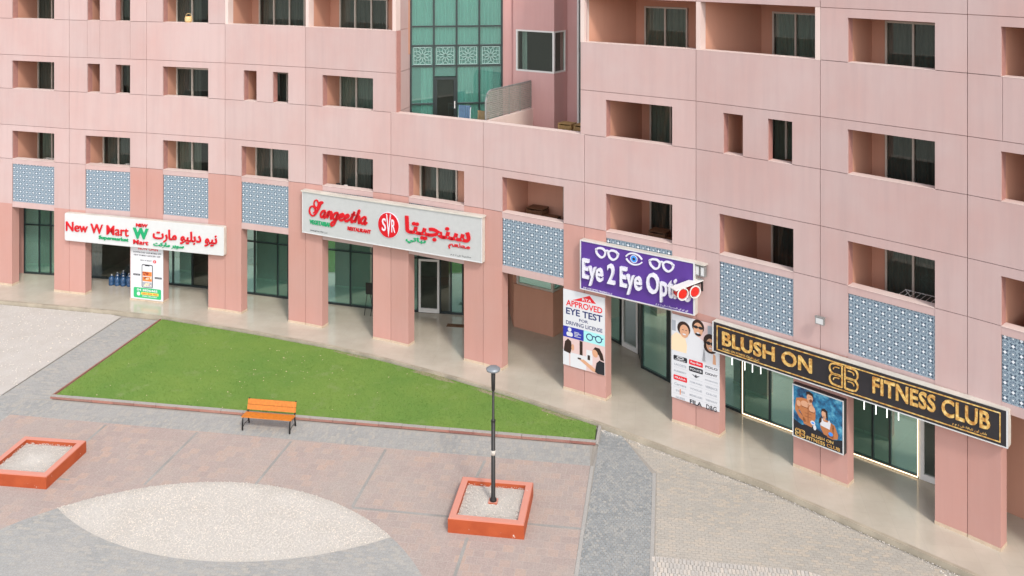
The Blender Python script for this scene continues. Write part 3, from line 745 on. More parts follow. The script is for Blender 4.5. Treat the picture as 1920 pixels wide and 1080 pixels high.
# shop interiors: back walls, dim partitions
GLINE = [(-30.2, 46.7), (-23.8, 45.6), (-20.5, 45.03), (-16.5, 44.17), (-14.1, 43.54), (-10.1, 42.3), (-6.1, 41.12), (-2.1, 40.48)]
for i in range(len(GLINE) - 1):
    a, b = GLINE[i], GLINE[i+1]; f = Frame((a[0]+.9, a[1]+4.2), (b[0]+.9, b[1]+4.2)); mb = MB(); f.box(mb, 0, f.L, -.1, 0, ZP, SOF); mb.build('interior_wall', 'shop_wall' if i != 2 else 'shop_dark', bld)
for p_ in ((-23.2, 46), (-20.3, 45.3), (-16.4, 44.4), (-12, 43.3), (-6.4, 41.6), (-1.9, 40.8)):
    mb = MB(); mb.box((p_[0]+.5, p_[1]+2, ZP+1.85), (.12, 3.9, 3.7), radians(-12)); mb.build('interior_wall', 'shop_wall', bld)
for a, b in (((6.0, 40.5), (9.5, 37)), ((8.2, 36.6), (11.5, 33.6)), ((11.3, 33.8), (14.8, 30.5))):
    f = Frame(a, b); mb = MB(); f.box(mb, 0, f.L, -.1, 0, ZP, SOF); mb.build('interior_wall', 'shop_dark', bld)
for p_, rz in (((7.2, 37.9), 44), ((9.5, 34.0), 46), ((13.2, 30.9), 47), ((15.2, 28.9), 47)):
    mb = MB(); mb.box((p_[0], p_[1], ZP+1.85), (3.6, .12, 3.7), radians(rz)); mb.build('interior_wall', 'shop_wall', bld)

# glazed tower and bay window tower above the terrace
TW = Frame((-4.22, 39.0), (-.43, 39.42))
lev = [8.3, 9.54, 11.13, 11.97, 12.78, 14.43, 15.27, 16.1, 17.7, ROOF]; cw = TW.L / 4
mb = MB()
for i in range(5): TW.box(mb, i*cw - .035, i*cw + .035, -.09, .09, 8.3, ROOF)
for z in lev:
    for i in range(4):
        if z == 9.54 and i == 1: continue
        TW.box(mb, i*cw + .035, (i+1)*cw - .035, -.09, .085, z - .03, z + .03)
tw = mb.build('curtain_wall', 'frame_dark', bld)
for i in range(4):
    for a, b in zip(lev[:-1], lev[1:]):
        if i == 1 and a < 11: continue
        p = MB(); TW.face(p, [(i*cw+.035, a+.03), ((i+1)*cw-.035, a+.03), ((i+1)*cw-.035, b-.03), (i*cw+.035, b-.03)], .01*((i+int(a*3)) % 2)); p.build('pane', 'tower_glass', tw)
    c = MB(); a0 = i*cw + (.02 if i != 0 else .42); a1 = (i+1)*cw - (.02 if i < 3 else .38)
    if i != 1: wavy(c, TW, a0, a1, -.28, 8.35, 11.0, .04, .15); c.build('curtain', 'curtain_mint', tw, smooth=True)
    c = MB(); wavy(c, TW, i*cw + .02, (i+1)*cw - .02, -.28, 12.0, 15.2, .04, .15); c.build('curtain', 'curtain_mint', tw, smooth=True)
    c = MB(); wavy(c, TW, i*cw + .02, (i+1)*cw - .02, -.28, 15.3, ROOF, .04, .15); c.build('curtain', 'curtain_mint', tw, smooth=True)
p = MB(); TW.face(p, [(cw+.035, 10.68), (2*cw-.035, 10.68), (2*cw-.035, 11.1), (cw+.035, 11.1)], .0); p.build('pane', 'tower_glass', tw)
d = MB()
for (x0_, x1_, z0_, z1_) in ((cw+.04, cw+.13, 8.3, 10.65), (2*cw-.13, 2*cw-.04, 8.3, 10.65), (cw+.13, 2*cw-.13, 10.55, 10.65), (cw+.13, 2*cw-.13, 8.3, 8.45)): TW.box(d, x0_, x1_, -.04, .11, z0_, z1_)
dr = d.build('terrace_door', 'frame_dark', bld); p = MB(); TW.face(p, [(cw+.13, 8.45), (2*cw-.13, 8.45), (2*cw-.13, 10.55), (cw+.13, 10.55)], .03); p.build('pane', 'window_glass', dr)
h = MB(); TW.box(h, 2*cw-.11, 2*cw-.07, .11, .15, 9.35, 9.65); h.build('door_handle', 'frame_white', dr)
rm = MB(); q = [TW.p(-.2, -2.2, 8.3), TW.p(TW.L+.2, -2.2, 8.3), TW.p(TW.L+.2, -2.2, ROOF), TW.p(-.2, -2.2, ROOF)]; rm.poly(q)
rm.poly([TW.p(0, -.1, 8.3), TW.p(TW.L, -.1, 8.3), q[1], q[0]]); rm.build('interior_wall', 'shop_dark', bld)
sl = MB(); TW.box(sl, .04, TW.L-.04, -2.1, -.35, 11.1, 11.95); TW.box(sl, .04, TW.L-.04, -2.1, -.35, 14.5, 15.2); sl.build('floor_slab', 'shop_wall', bld)
def rosette(fr, u0, z0, size, v, parent):
    """square fretwork panel: frame, twelve interlaced petals and a ring"""
    mb = MB(); w = size*.015; cx, cz = u0+size/2, z0+size/2; Q = [(u0, z0), (u0+size, z0), (u0+size, z0+size), (u0, z0+size)]
    def ln(p, q):
        L_ = hypot(q[0]-p[0], q[1]-p[1]);
        if L_ < 1e-5: return
        nx, nz = -(q[1]-p[1])/L_*w/1.6, (q[0]-p[0])/L_*w/1.6
        c = clip_convex(ccw([(p[0]+nx, p[1]+nz), (p[0]-nx, p[1]-nz), (q[0]-nx, q[1]-nz), (q[0]+nx, q[1]+nz)]), Q)
        if len(c) > 2: fr.slab(mb, c, v, v + .02)
    for (a, b, c, d_) in ((0, 1, 0, .03), (0, 1, .97, 1), (0, .03, .03, .97), (.97, 1, .03, .97)): fr.slab(mb, [(u0+size*a, z0+size*c), (u0+size*b, z0+size*c), (u0+size*b, z0+size*d_), (u0+size*a, z0+size*d_)], v, v + .024)
    for q in range(10):
        a = q*2*pi/10; P = lambda r, t: (cx+size*r*cos(a+t), cz+size*r*sin(a+t))
        loop = [P(.10, 0), P(.20, .27), P(.32, .25), P(.43, 0), P(.32, -.25), P(.20, -.27), P(.10, 0)]
        for i in range(6): ln(loop[i], loop[i+1])
        ln(P(.43, 0), P(.62, .30)); ln(P(.43, 0), P(.62, -.30)); ln(P(.10, 0), P(.10, pi/5)); ln(P(.10, 0), P(.10, -pi/5))
    return mb.build('fretwork', 'fret_white', parent)
plain('fret_white', (.34, .50, .46), .5, var=.05)
for i in range(4):
    bk = MB(); TW.face(bk, [(i*cw+.05, 11.17), ((i+1)*cw-.05, 11.17), ((i+1)*cw-.05, 11.93), (i*cw+.05, 11.93)], -.06); bk.build('backing_panel', 'frame_dark' if i == 9 else 'teal_panel', tw) if 'teal_panel' in MATS else bk.build('backing_panel', plain('teal_panel', (.02, .10, .10), .4).name, tw)
    rosette(TW, i*cw + (cw-.74)/2, 11.18, .74, .04, tw)
# end wall of the left wing, walls of the bay window tower
def pwall(A, B, z0, z1, mat='pink_tower', name='wall_panel', th=.2):
    fr = Frame(A, B); mb = MB(); fr.box(mb, 0, fr.L, -th, 0, z0, z1); return mb.build(name, mat, bld)
e0 = FR[3].p(FR[3].L + .225, -.06, 0); 
EW = Frame((e0[0], e0[1]), (-4.24, 39.02))
for (z0, z1) in ((8.3, SILL[2]-G), (SILL[2]+G, LINT[2]-G), (LINT[2]+G, SILL[3]-G), (SILL[3]+G, LINT[3]-G), (LINT[3]+G, SILL[4]-G), (SILL[4]+G, ROOF)):
    mb = MB(); EW.box(mb, .0, EW.L, -.06, 0, z0, z1); mb.build('wall_panel', 'pink_pale', bld)
mb = MB(); EW.box(mb, .002, EW.L, -.2, -.062, 8.3, ROOF); mb.build('wall_core', 'joint_pink', bld)
pwall((-.40, 39.44), (.10, 39.56), 8.3, ROOF)
BW = Frame((.045, 39.35), (1.73, 38.3)); BS = Frame((1.73, 38.3), (2.32, 39.1)); WZ0, WZ1 = 10.90, 12.64
for fr in (BW, BS):
    off = .0 if fr is BW else .001
    for z0, z1 in ((8.3, WZ0), (WZ1, ROOF)):
        mb = MB(); fr.box(mb, off, fr.L, -.3, -off, z0, z1); mb.build('wall_panel', 'pink_tower', bld)
    mb = MB(); w = .07; a, b = (.14, fr.L - .001) if fr is BW else (.0, fr.L - .12)
    for (x0_, x1_, z0_, z1_) in ((a, a+w, WZ0, WZ1), (b-w, b, WZ0, WZ1), (a+w, b-w, WZ0, WZ0+w), (a+w, b-w, WZ1-w, WZ1)): fr.box(mb, x0_, x1_, -.09, -.002 if fr is BW else -.003, z0_+.002, z1_-.002)
    w_ = mb.build('corner_window', 'frame_white', bld)
    p = MB(); fr.face(p, [(a+w, WZ0+w), (b-w, WZ0+w), (b-w, WZ1-w), (a+w, WZ1-w)], -.045); p.build('pane', 'window_glass', w_)
    if fr is BW: c = MB(); wavy(c, fr, a+.1, a+.35, -.35, WZ0, WZ1, .03, .12); c.build('curtain', 'curtain_mint', w_, smooth=True)
    mb = MB(); fr.box(mb, *((.0, .13) if fr is BW else (fr.L-.115, fr.L)), -.28, -.01, WZ0+.001, WZ1-.001); mb.build('wall_panel', 'pink_tower', bld)
mb = MB(); mb.poly([(.3, 40.6, WZ0-.2), (3.2, 40.2, WZ0-.2), (3.2, 40.2, WZ1+.3), (.3, 40.6, WZ1+.3)]); mb.build('interior_wall', 'room_dark', bld)
pwall((2.32, 39.1), (2.76, 38.82), 8.3, ROOF); pwall((2.76, 38.82), (2.80, 38.80), 8.3, ROOF, 'frame_white', 'corner_trim')
pwall((2.81, 38.79), (5.2, 37.2), 8.3, ROOF, 'teal_panel', 'side_glazing')
mb = MB(); mb.tube([(2.74, 38.70, 8.3), (2.74, 38.70, ROOF)], .045, 8); mb.build('downpipe', 'frame_white', bld)
e1 = FR[6].p(-.17, -.06, 0); RW = Frame((3.6, 37.9), (e1[0], e1[1])); mb = MB(); RW.box(mb, 0, RW.L, -.2, 0, 8.3, ROOF); mb.build('wall_panel', 'pink_pale', bld)
tf = MB(); tf.poly([(*FR[4].p(-.3, -.3, 0)[:2], 8.552), (*FR[4].p(FR[4].L, -.3, 0)[:2], 8.552), (*FR[5].p(FR[5].L+.2, -.3, 0)[:2], 8.552), (5.5, 37.5, 8.552), (2.5, 40.5, 8.552), (-5, 41, 8.552)]); tf.build('terrace_floor', 'skirting_tile', bld)
# dividing wall on the terrace
DV = Frame((-1.0, 36.05), (.86, 38.98)); mb = MB(); DV.box(mb, 0, DV.L, -.1, .1, 8.34, 9.4); mb.build('terrace_wall', 'cream_sunlit', bld)

# ------------------------------------------------------------------ lettering helpers
def glyphs(body, shear=0., offset=0., space=1.):
    c = bpy.data.curves.new('t', 'FONT'); c.body = body; c.shear = shear; c.offset = offset; c.space_character = space; c.resolution_u = 3; c.fill_mode = 'FRONT'
    o = bpy.data.objects.new('t', c); col.objects.link(o); dg = bpy.context.evaluated_depsgraph_get(); dg.update()
    m = bpy.data.meshes.new_from_object(o.evaluated_get(dg)); V = [(v.co.x, v.co.y) for v in m.vertices]; F = [tuple(p.vertices) for p in m.polygons]
    bpy.data.objects.remove(o); bpy.data.curves.remove(c); bpy.data.meshes.remove(m); return V, F
def text(mb, fr, body, u0, u1, z0, z1, v0, v1, **kw):
    """letters fitted to the rectangle u0..u1, z0..z1 of a face, from v0 out to v1"""
    V, F = glyphs(body, **kw)
    if not V: return
    x0, x1 = min(p[0] for p in V), max(p[0] for p in V); y0, y1 = min(p[1] for p in V), max(p[1] for p in V)
    sx, sy = (u1-u0)/(x1-x0), (z1-z0)/(y1-y0); i = len(mb.v)
    P = [(u0+(x-x0)*sx, z0+(y-y0)*sy) for x, y in V]; n = len(P)
    mb.v += [fr.p(u, v1, z) for u, z in P]; mb.f += [tuple(i+k for k in f) for f in F]
    if v1 - v0 > .004:
        mb.v += [fr.p(u, v0, z) for u, z in P]; cnt = {}
        for f in F:
            for a, b in zip(f, f[1:] + f[:1]): cnt[(a, b)] = cnt.get((a, b), 0) + 1
        for (a, b) in cnt:
            if (b, a) not in cnt: mb.f.append((i+a, i+n+a, i+n+b, i+b))
def letters(fr, body, u0, u1, z0, z1, v0, v1, mat, parent, name='letter', **kw):
    """raised letters, each letter (or joined Arabic word) a part of its own"""
    V, F = glyphs(body, **kw)
    x0, x1 = min(p[0] for p in V), max(p[0] for p in V); y0, y1 = min(p[1] for p in V), max(p[1] for p in V)
    sx, sy = (u1-u0)/(x1-x0), (z1-z0)/(y1-y0); P = [(u0+(x-x0)*sx, z0+(y-y0)*sy) for x, y in V]
    par = list(range(len(P)))
    def find(a):
        while par[a] != a: par[a] = par[par[a]]; a = par[a]
        return a
    for f in F:
        for a in f[1:]: par[find(a)] = find(f[0])
    comp = {}
    for f in F: comp.setdefault(find(f[0]), []).append(f)
    grp = []
    for fs in comp.values():
        us = [P[i][0] for f in fs for i in f]; grp.append([min(us), max(us), fs])
    grp.sort(key=lambda q: q[0]); out = []
    for q in grp:
        if out and q[0] < out[-1][1] - .3*min(q[1]-q[0], out[-1][1]-out[-1][0]): out[-1][1] = max(out[-1][1], q[1]); out[-1][2] += q[2]
        else: out.append(q)
    for a, b, fs in out:
        mb = MB(); idx = {}; cnt = set()
        for f in fs:
            for i in f: idx.setdefault(i, len(idx))
            cnt.update(zip(f, f[1:] + f[:1]))
        n = len(idx); mb.v = [fr.p(P[i][0], v1, P[i][1]) for i in idx] + [fr.p(P[i][0], v0, P[i][1]) for i in idx]
        mb.f = [tuple(idx[i] for i in f) for f in fs] + [(idx[a_], n+idx[a_], n+idx[b_], idx[b_]) for a_, b_ in cnt if (b_, a_) not in cnt]
        mb.build(name, mat, parent)
def smooth_path(pts, n=6):
    out = []; P = [pts[0]] + list(pts) + [pts[-1]]
    for i in range(1, len(P)-2):
        for k in range(n):
            t = k/n; out.append(tuple(.5*((2*P[i][j]) + (-P[i-1][j]+P[i+1][j])*t + (2*P[i-1][j]-5*P[i][j]+4*P[i+1][j]-P[i+2][j])*t*t + (-P[i-1][j]+3*P[i][j]-3*P[i+1][j]+P[i+2][j])*t**3) for j in range(2)))
    out.append(tuple(pts[-1])); return out
def stroke(mb, fr, pts, w, v0, v1, smooth=True, closed=False):
    if closed: pts = list(pts) + [pts[0]]
    P = smooth_path(pts) if smooth else list(pts); m = len(P); prev = None
    for i in range(m):
        a, b = P[max(i-1, 0)], P[min(i+1, m-1)]
        if closed and i in (0, m-1): a, b = P[m-2], P[1]
        L_ = hypot(b[0]-a[0], b[1]-a[1]) or 1; nx, nz = -(b[1]-a[1])/L_, (b[0]-a[0])/L_
        ww = (w if not callable(w) else w(i/(m-1)))/2
        cur = [fr.p(P[i][0]+nx*ww, v1, P[i][1]+nz*ww), fr.p(P[i][0]-nx*ww, v1, P[i][1]-nz*ww), fr.p(P[i][0]-nx*ww, v0, P[i][1]-nz*ww), fr.p(P[i][0]+nx*ww, v0, P[i][1]+nz*ww)]
        if prev:
            for k in range(3): q = (k+1) % 4; mb.poly([prev[k], cur[k], cur[q], prev[q]]) if k != 0 else mb.poly([prev[0], prev[1], cur[1], cur[0]])
            mb.poly([prev[3], prev[0], cur[0], cur[3]])
        else: mb.poly(cur)
        prev = cur
    mb.poly(prev[::-1])
def ell(cx, cz, rx, rz, n=24, a0=0., a1=2*pi, rot=0.):
    out = []
    for i in range(n):
        a = a0 + (a1-a0)*i/(n if abs(a1-a0-2*pi) < 1e-6 else n-1); x, z = rx*cos(a), rz*sin(a); out.append((cx+x*cos(rot)-z*sin(rot), cz+x*sin(rot)+z*cos(rot)))
    return out
def rect(u0, u1, z0, z1): return [(u0, z0), (u1, z0), (u1, z1), (u0, z1)]
def rrect(u0, u1, z0, z1, r):
    out = []
    for cx, cz, a in ((u1-r, z0+r, -90), (u1-r, z1-r, 0), (u0+r, z1-r, 90), (u0+r, z0+r, 180)):
        for k in range(4): t = radians(a + 30*k); out.append((cx+r*cos(t), cz+r*sin(t)))
    return out
AR = lambda s: s[::-1]            # joined forms are listed in reading order; laid out right to left

# ------------------------------------------------------------------ shop signs
# supermarket
S = Frame((-20.506, 42.773), (-12.533, 40.615)); S.L = 8.261
t = thing('shop_sign', (-16.5, 41.7, 2.64), 'long white shop sign with red and green New W Mart lettering', 'shop sign', 'shop signs over the arcade')
b = MB(); S.slab(b, rrect(0, S.L, 2.64, 3.915, .07), -.20, -.02); b.build('sign_box', 'sign_top', t)
b = MB(); S.slab(b, rrect(.012, S.L-.012, 2.652, 3.90, .07), -.02, .0); b.build('sign_face', 'sign_white', t)
for a in (('New W Mart', .10, 3.43, 3.10, 3.53, 'letter_red', .008), ('NEW', 3.83, 4.42, 3.585, 3.735, 'letter_red', .015), ('Mart', 3.69, 4.46, 2.80, 3.0, 'letter_red', .006),
          (AR('\ufee7\ufef4\ufeee \ufea9\ufe91\ufee0\ufef4\ufeee \ufee3\ufe8e\ufead\ufe95'), 4.70, 7.93, 2.99, 3.58, 'letter_red', .025),
          ('W', 3.67, 4.47, 3.05, 3.535, 'letter_green', .045), ('Supermarket', 1.87, 3.42, 2.83, 3.035, 'letter_green', .012), (AR('\ufeb3\ufeee\ufe91\ufeae \ufee3\ufe8e\ufead\ufedb\ufe96'), 4.73, 6.27, 2.76, 2.99, 'letter_green', .02)):
    letters(S, *a[:5], 0, .05, a[5], t, offset=a[6])

# restaurant
S = Frame((-8.794, 39.158), (-1.132, 35.371)); S.L = 8.547; ZB, ZT = 4.135, 5.86
t = thing('shop_sign', (-5, 37.3, 4.1), 'grey restaurant sign with red script Sangeetha and round SVR badge', 'shop sign', 'shop signs over the arcade')
b = MB(); S.box(b, 0, S.L, -.23, -.02, ZB, ZT - .01); b.build('sign_box', 'sign_top', t)
b = MB(); S.box(b, -.05, S.L+.05, -.25, .05, ZT - .009, ZT + .045); b.build('sign_hood', 'sign_top', t)
b = MB(); S.box(b, .03, S.L - .03, -.02, .0, ZB + .03, ZT - .02); b.build('sign_face', 'sign_grey', t)
b = MB()
for q in (rect(0, S.L, ZB-.001, ZB+.03), rect(0, .03, ZB+.031, ZT-.012), rect(S.L-.03, S.L, ZB+.031, ZT-.012)): S.slab(b, q, -.02, .02)
b.build('sign_frame', 'sign_white', t)
LET = {'a': [[(.85, .95), (.5, 1), (.15, .7), (.05, .3), (.3, 0), (.6, .2), (.85, .9), (.75, .3), (.85, 0), (1.15, .3)]],
       'n': [[(0, .2), (.2, .9), (.35, 1), (.3, .5), (.2, 0)], [(.25, .3), (.6, .95), (.85, .9), (.8, .4), (.9, 0), (1.15, .3)]],
       'g': [[(.85, .95), (.5, 1), (.15, .7), (.05, .3), (.3, 0), (.6, .2), (.85, .9), (.7, 0), (.5, -.75), (.15, -1.0), (-.05, -.7), (.4, -.25), (1.15, .3)]],
       'e': [[(.05, .35), (.5, .55), (.7, .8), (.5, 1), (.2, .8), (.05, .4), (.25, .02), (.6, .05), (1.0, .35)]],
       't': [[(0, .2), (.45, 1.0), (.6, 1.55), (.4, .6), (.35, .15), (.5, 0), (.9, .3)], [(.15, 1.05), (.85, 1.12)]],
       'h': [[(0, .2), (.5, 1.3), (.62, 1.75), (.45, 1.7), (.3, .9), (.2, 0)], [(.25, .3), (.6, .95), (.85, .9), (.8, .4), (.9, 0), (1.15, .3)]]}
u = .93; XH = .285
for ch in 'angeetha':
    lt_ = MB()
    for st_ in LET[ch]: stroke(lt_, S, [(u + (x*.95 + .22*z)*XH, 4.90 + z*XH) for x, z in st_], lambda q: .072 + .03*sin(q*9)**2, 0, .045)
    lt_.build('letter', 'letter_red', t); u += {'e': .92, 't': .82}.get(ch, 1.12)*XH
sS = lambda pts: [(.40 + x*.72, 4.86 + z*.70) for x, z in pts]
lt_ = MB()
stroke(lt_, S, sS([(.96, .90), (.84, .93), (.74, .84), (.66, .66), (.58, .46), (.44, .22), (.24, .06), (.05, .14), (-.02, .36), (.08, .58), (.24, .62), (.38, .50), (.38, .32), (.26, .24)]), lambda q: .06 + .10*math.exp(-((q-.20)/.16)**2), 0, .045)
stroke(lt_, S, sS(ell(.47, .80, .155, .22, 16)), .058, 0, .043, closed=True)
lt_.build('letter', 'letter_red', t)
letters(S, 'VEGETARIAN', .40, 1.51, 4.545, 4.73, 0, .035, 'letter_green', t, offset=.02); letters(S, 'RESTAURANT', 2.33, 3.47, 4.545, 4.70, 0, .035, 'letter_red', t, offset=.02)
dk = MB(); text(dk, S, 'SANGEETHA VEG L.L.C', .42, 1.30, 4.25, 4.31, 0, .006); stuff(dk.build('small_print', 'letter_dark', t))
b = MB(); S.slab(b, ell(4.326, 5.01, .51, .52, 40), 0, .02); b.build('badge_rim', 'letter_white', t)
b = MB(); S.slab(b, ell(4.326, 5.01, .485, .495, 40), .021, .04); b.build('badge', 'letter_red', t)
for ch, a, b_, c_, d_ in (('S', 4.03, 4.22, 4.76, 5.27), ('V', 4.23, 4.46, 4.57, 5.46), ('R', 4.48, 4.66, 4.76, 5.27)): letters(S, ch, a, b_, c_, d_, .041, .055, 'letter_white', t, offset=.01)
letters(S, AR('\ufeb3\ufee8\ufea0\ufef4\ufe98\ufe8e'), 5.11, 8.05, 4.66, 5.50, 0, .05, 'letter_red', t, offset=.03)
letters(S, AR('\ufee7\ufe92\ufe8e\ufe97\ufef2'), 5.14, 6.06, 4.44, 4.70, 0, .035, 'letter_green', t, offset=.02); letters(S, AR('\ufee3\ufec4\ufecc\ufee2'), 7.08, 8.03, 4.49, 4.76, 0, .035, 'letter_red', t, offset=.02)
dk = MB(); text(dk, S, AR('\ufeb3\ufe8e\ufee7\ufea0\ufef4\ufe98\ufe8e \ufeb5 \ufeab \ufee1 \ufee1'), 7.17, 8.06, 4.22, 4.31, 0, .006); stuff(dk.build('small_print', 'letter_dark', t))

# optician
S = Frame((2.422, 33.112), (6.02, 30.712)); S.L = 4.325; ZB, ZT = 4.00, 5.74
t = thing('shop_sign', (4.2, 31.9, 3.95), 'purple optician sign with white raised Eye 2 Eye Optics letters', 'shop sign', 'shop signs over the arcade')
b = MB(); S.box(b, 0, S.L, -.24, -.02, ZB, ZT); b.build('sign_box', 'sign_top', t)
b = MB(); S.box(b, .035, S.L - .05, -.02, .0, ZB + .03, ZT - .03); b.build('sign_face', 'sign_purple', t)
b = MB()
for q in (rect(0, S.L, ZB, ZB+.03), rect(0, S.L, ZT-.03, ZT+.002), rect(0, .035, ZB+.031, ZT-.031), rect(S.L-.05, S.L, ZB+.031, ZT-.031)): S.slab(b, q, -.019, .03)
b.build('sign_frame', 'sign_white', t)
wh = MB(); bl = MB(); dk = MB()
letters(S, 'Eye 2 Eye Optics', .13, 4.20, 4.22, 5.13, 0, .11, 'letter_white', t, offset=.016)
for gx in (.60, 2.66):
    wg = MB()
    for s_, cx in ((-1, .26), (1, .70)):
        stroke(wg, S, [(gx+cx+s_*x, 5.45+z) for x, z in ((-.17, .05), (-.05, .14), (.12, .13), (.20, .05), (.17, -.07), (.02, -.17), (-.12, -.10))], .065, 0, .05, closed=True)
    stroke(wg, S, [(gx+.42, 5.53), (gx+.48, 5.56), (gx+.54, 5.53)], .05, 0, .05); stroke(wg, S, [(gx+.02, 5.53), (gx+.09, 5.51)], .06, 0, .05, False); stroke(wg, S, [(gx+.87, 5.51), (gx+.94, 5.53)], .06, 0, .05, False)
    wg.build('spectacles_emblem', 'letter_white', t)
wg = MB(); stroke(wg, S, [(1.81, 5.49), (1.93, 5.60), (2.11, 5.645), (2.30, 5.60), (2.42, 5.49)], .05, 0, .04); wg.build('eyelid', 'letter_white', t)
wg = MB(); stroke(wg, S, [(1.82, 5.42), (1.94, 5.31), (2.11, 5.265), (2.30, 5.31), (2.42, 5.40)], .045, 0, .04); wg.build('eyelid', 'letter_white', t)
S.slab(bl, ell(2.11, 5.455, .115, .115, 20), 0, .02); S.slab(dk, ell(2.11, 5.455, .05, .05, 14), .021, .028); 
stroke(wh, S, ell(2.11, 5.455, .125, .125, 20), .02, .005, .022, closed=True)
text(wh, S, 'EYE 2 EYE OPTICS TRADING L.L.C', .13, 1.27, 4.045, 4.10, 0, .006, offset=.01); text(wh, S, AR('\ufe8d\ufef1 \ufe97\ufeee \ufe8d\ufef1 \ufedf\ufee0\ufe92\ufebc\ufeae\ufef3\ufe8e\ufe95 \ufeb5 \ufeab \ufee1 \ufee1'), 2.92, 4.08, 4.04, 4.13, 0, .006, offset=.01)
stuff(wh.build('small_print', 'letter_white', t)); bl.build('eye_iris', 'eye_blue', t); dk.build('eye_pupil', 'letter_dark', t)

# fitness club
S = Frame((6.523, 30.2), (12.938, 24.398)); S.L = 8.649; ZB, ZT = 3.06, 4.02
def bblogo(mb, fr, u0, u1, z0, z1, v0, v1, w):
    cx = (u0+u1)/2; h = z1-z0; hw = (u1-u0)/2; zm = (z0+z1)/2
    for s_ in (-1, 1):
        sp = cx + s_*hw*.10
        for zb, zt_ in ((zm - .01*h, z1), (z0, zm + .01*h)):
            m_ = (zb+zt_)/2; r = (zt_-zb)/2
            stroke(mb, fr, [(sp, zt_), (cx+s_*hw*.55, zt_)] + [(cx+s_*(hw-r*.9+r*.9*cos(a)), m_+r*sin(a)) for a in (1.1, .7, .35, 0, -.35, -.7, -1.1)] + [(cx+s_*hw*.55, zb), (sp, zb)], w, v0, v1)
            stroke(mb, fr, [(cx+s_*hw*.30, m_+r*.42), (cx+s_*hw*.55, m_+r*.42), (cx+s_*hw*.70, m_+r*.2), (cx+s_*hw*.72, m_-r*.1)], w*.55, v0, v1)
        stroke(mb, fr, [(sp, z0), (sp, z1)], w, v0, v1, False)
t = thing('shop_sign', (9.7, 27.3, 3.0), 'long black sign with gold Blush On Fitness Club letters and white edging', 'shop sign', 'shop signs over the arcade')
b = MB(); S.box(b, -.04, S.L+.03, -.27, -.02, ZB, ZT); b.build('sign_box', 'sign_top', t)
b = MB(); S.box(b, .0, S.L - .012, -.019, .0, ZB + .015, ZT - .015); b.build('sign_face', 'sign_black', t)
b = MB()
for q in (rect(-.04, S.L+.03, ZB-.012, ZB+.014), rect(S.L-.011, S.L+.03, ZB+.015, ZT), rect(-.04, -.001, ZB+.015, ZT)): S.slab(b, q, -.018, .02)
b.build('sign_frame', 'sign_white', t)
gd = MB()
for q in (rect(.12, 8.50, 3.145, 3.172), rect(.12, 8.50, 3.905, 3.932), rect(.12, .147, 3.173, 3.904), rect(8.473, 8.50, 3.173, 3.904)): S.slab(gd, q, 0, .02)
gd.build('gold_border', 'letter_gold', t); letters(S, 'BLUSH ON', .33, 3.33, 3.36, 3.80, 0, .05, 'letter_gold', t, offset=.018); letters(S, 'FITNESS CLUB', 5.15, 8.25, 3.38, 3.85, 0, .05, 'letter_gold', t, offset=.018)
lg = MB(); bblogo(lg, S, 3.88, 4.72, 3.25, 3.88, 0, .04, .042); lg.build('monogram', 'letter_gold', t); gd = MB()
text(gd, S, 'BLUSH ON FITNESS CLUB L.L.C', .33, 1.61, 3.20, 3.265, 0, .008, offset=.015); text(gd, S, AR('\ufe91\ufee0\ufeb6 \ufe83\ufeed\ufee5 \ufedf\ufee0\ufef4\ufe8e\ufed7\ufe94 \ufeb5 \ufeab \ufee1 \ufee1'), 7.30, 8.16, 3.19, 3.29, 0, .008, offset=.015)
stuff(gd.build('small_print', 'letter_gold', t))
for side, us in (('left', (.50, .95, 1.22, 1.50)), ('right', (4.78, 5.12, 5.44, 5.76))):
    u0_, u1_ = us[0]-.35, us[-1]+.5
    p0 = S.p(u0_, -.3, 3.04)
    sl_ = thing('icicle_lights', p0, f'string of white icicle lights hanging under the {side} half of the black fitness sign', 'string light', 'icicle lights under the fitness sign')
    w = MB(); w.tube([S.p(u0_ + (u1_-u0_)*i/14, -.3, 3.035 + .012*sin(i*2.1)) for i in range(15)], .009, 5); w.build('wire', 'white_paint', sl_)
    for i, u in enumerate(us): w = MB(); w.tube([S.p(u, -.3, 3.03), S.p(u+.01*sin(i*3), -.3, 2.66 + .03*sin(i*5))], .015, 6); w.build('light_tube', 'led_white', sl_)

# warm light strips round the fitness club glazing
for i, (A, B, lab, ends) in enumerate((((7.92, 31.94), (10.64, 29.55), 'warm light strip along the foot of the fitness club glass left of its poster', 0), ((10.68, 29.52), (12.25, 28.12), 'warm light strip along the foot of the fitness club glass right of its poster', 1))):
    f = Frame(A, B); o = thing('light_strip', f.p(0, .07, ZP), lab, 'light strip', 'warm light strips')
    w = MB(); w.tube([f.p(0, .075, ZP+.045), f.p(f.L, .075, ZP+.045)], .014, 6); w.build('strip', 'led_warm', o)
    uu = 0. if ends == 0 else f.L; w = MB(); w.tube([f.p(uu, .075, ZP+.066), f.p(uu, .075, SOF-.03)], .013, 6); w.build('strip', 'led_warm', o)

# ------------------------------------------------------------------ posters on the columns
def layer(name, mat, parent, fr, shapes, v):
    for s_ in shapes: mb = MB(); fr.face(mb, ccw(s_), v); o = mb.build(name, mat, parent)
    return o
def words(name, mat, parent, fr, items, v):
    for it in items:
        mb = MB(); text(mb, fr, it[0], it[1], it[2], it[3], it[4], v, v, offset=it[5] if len(it) > 5 else .02); stuff(mb.build(name, mat, parent))
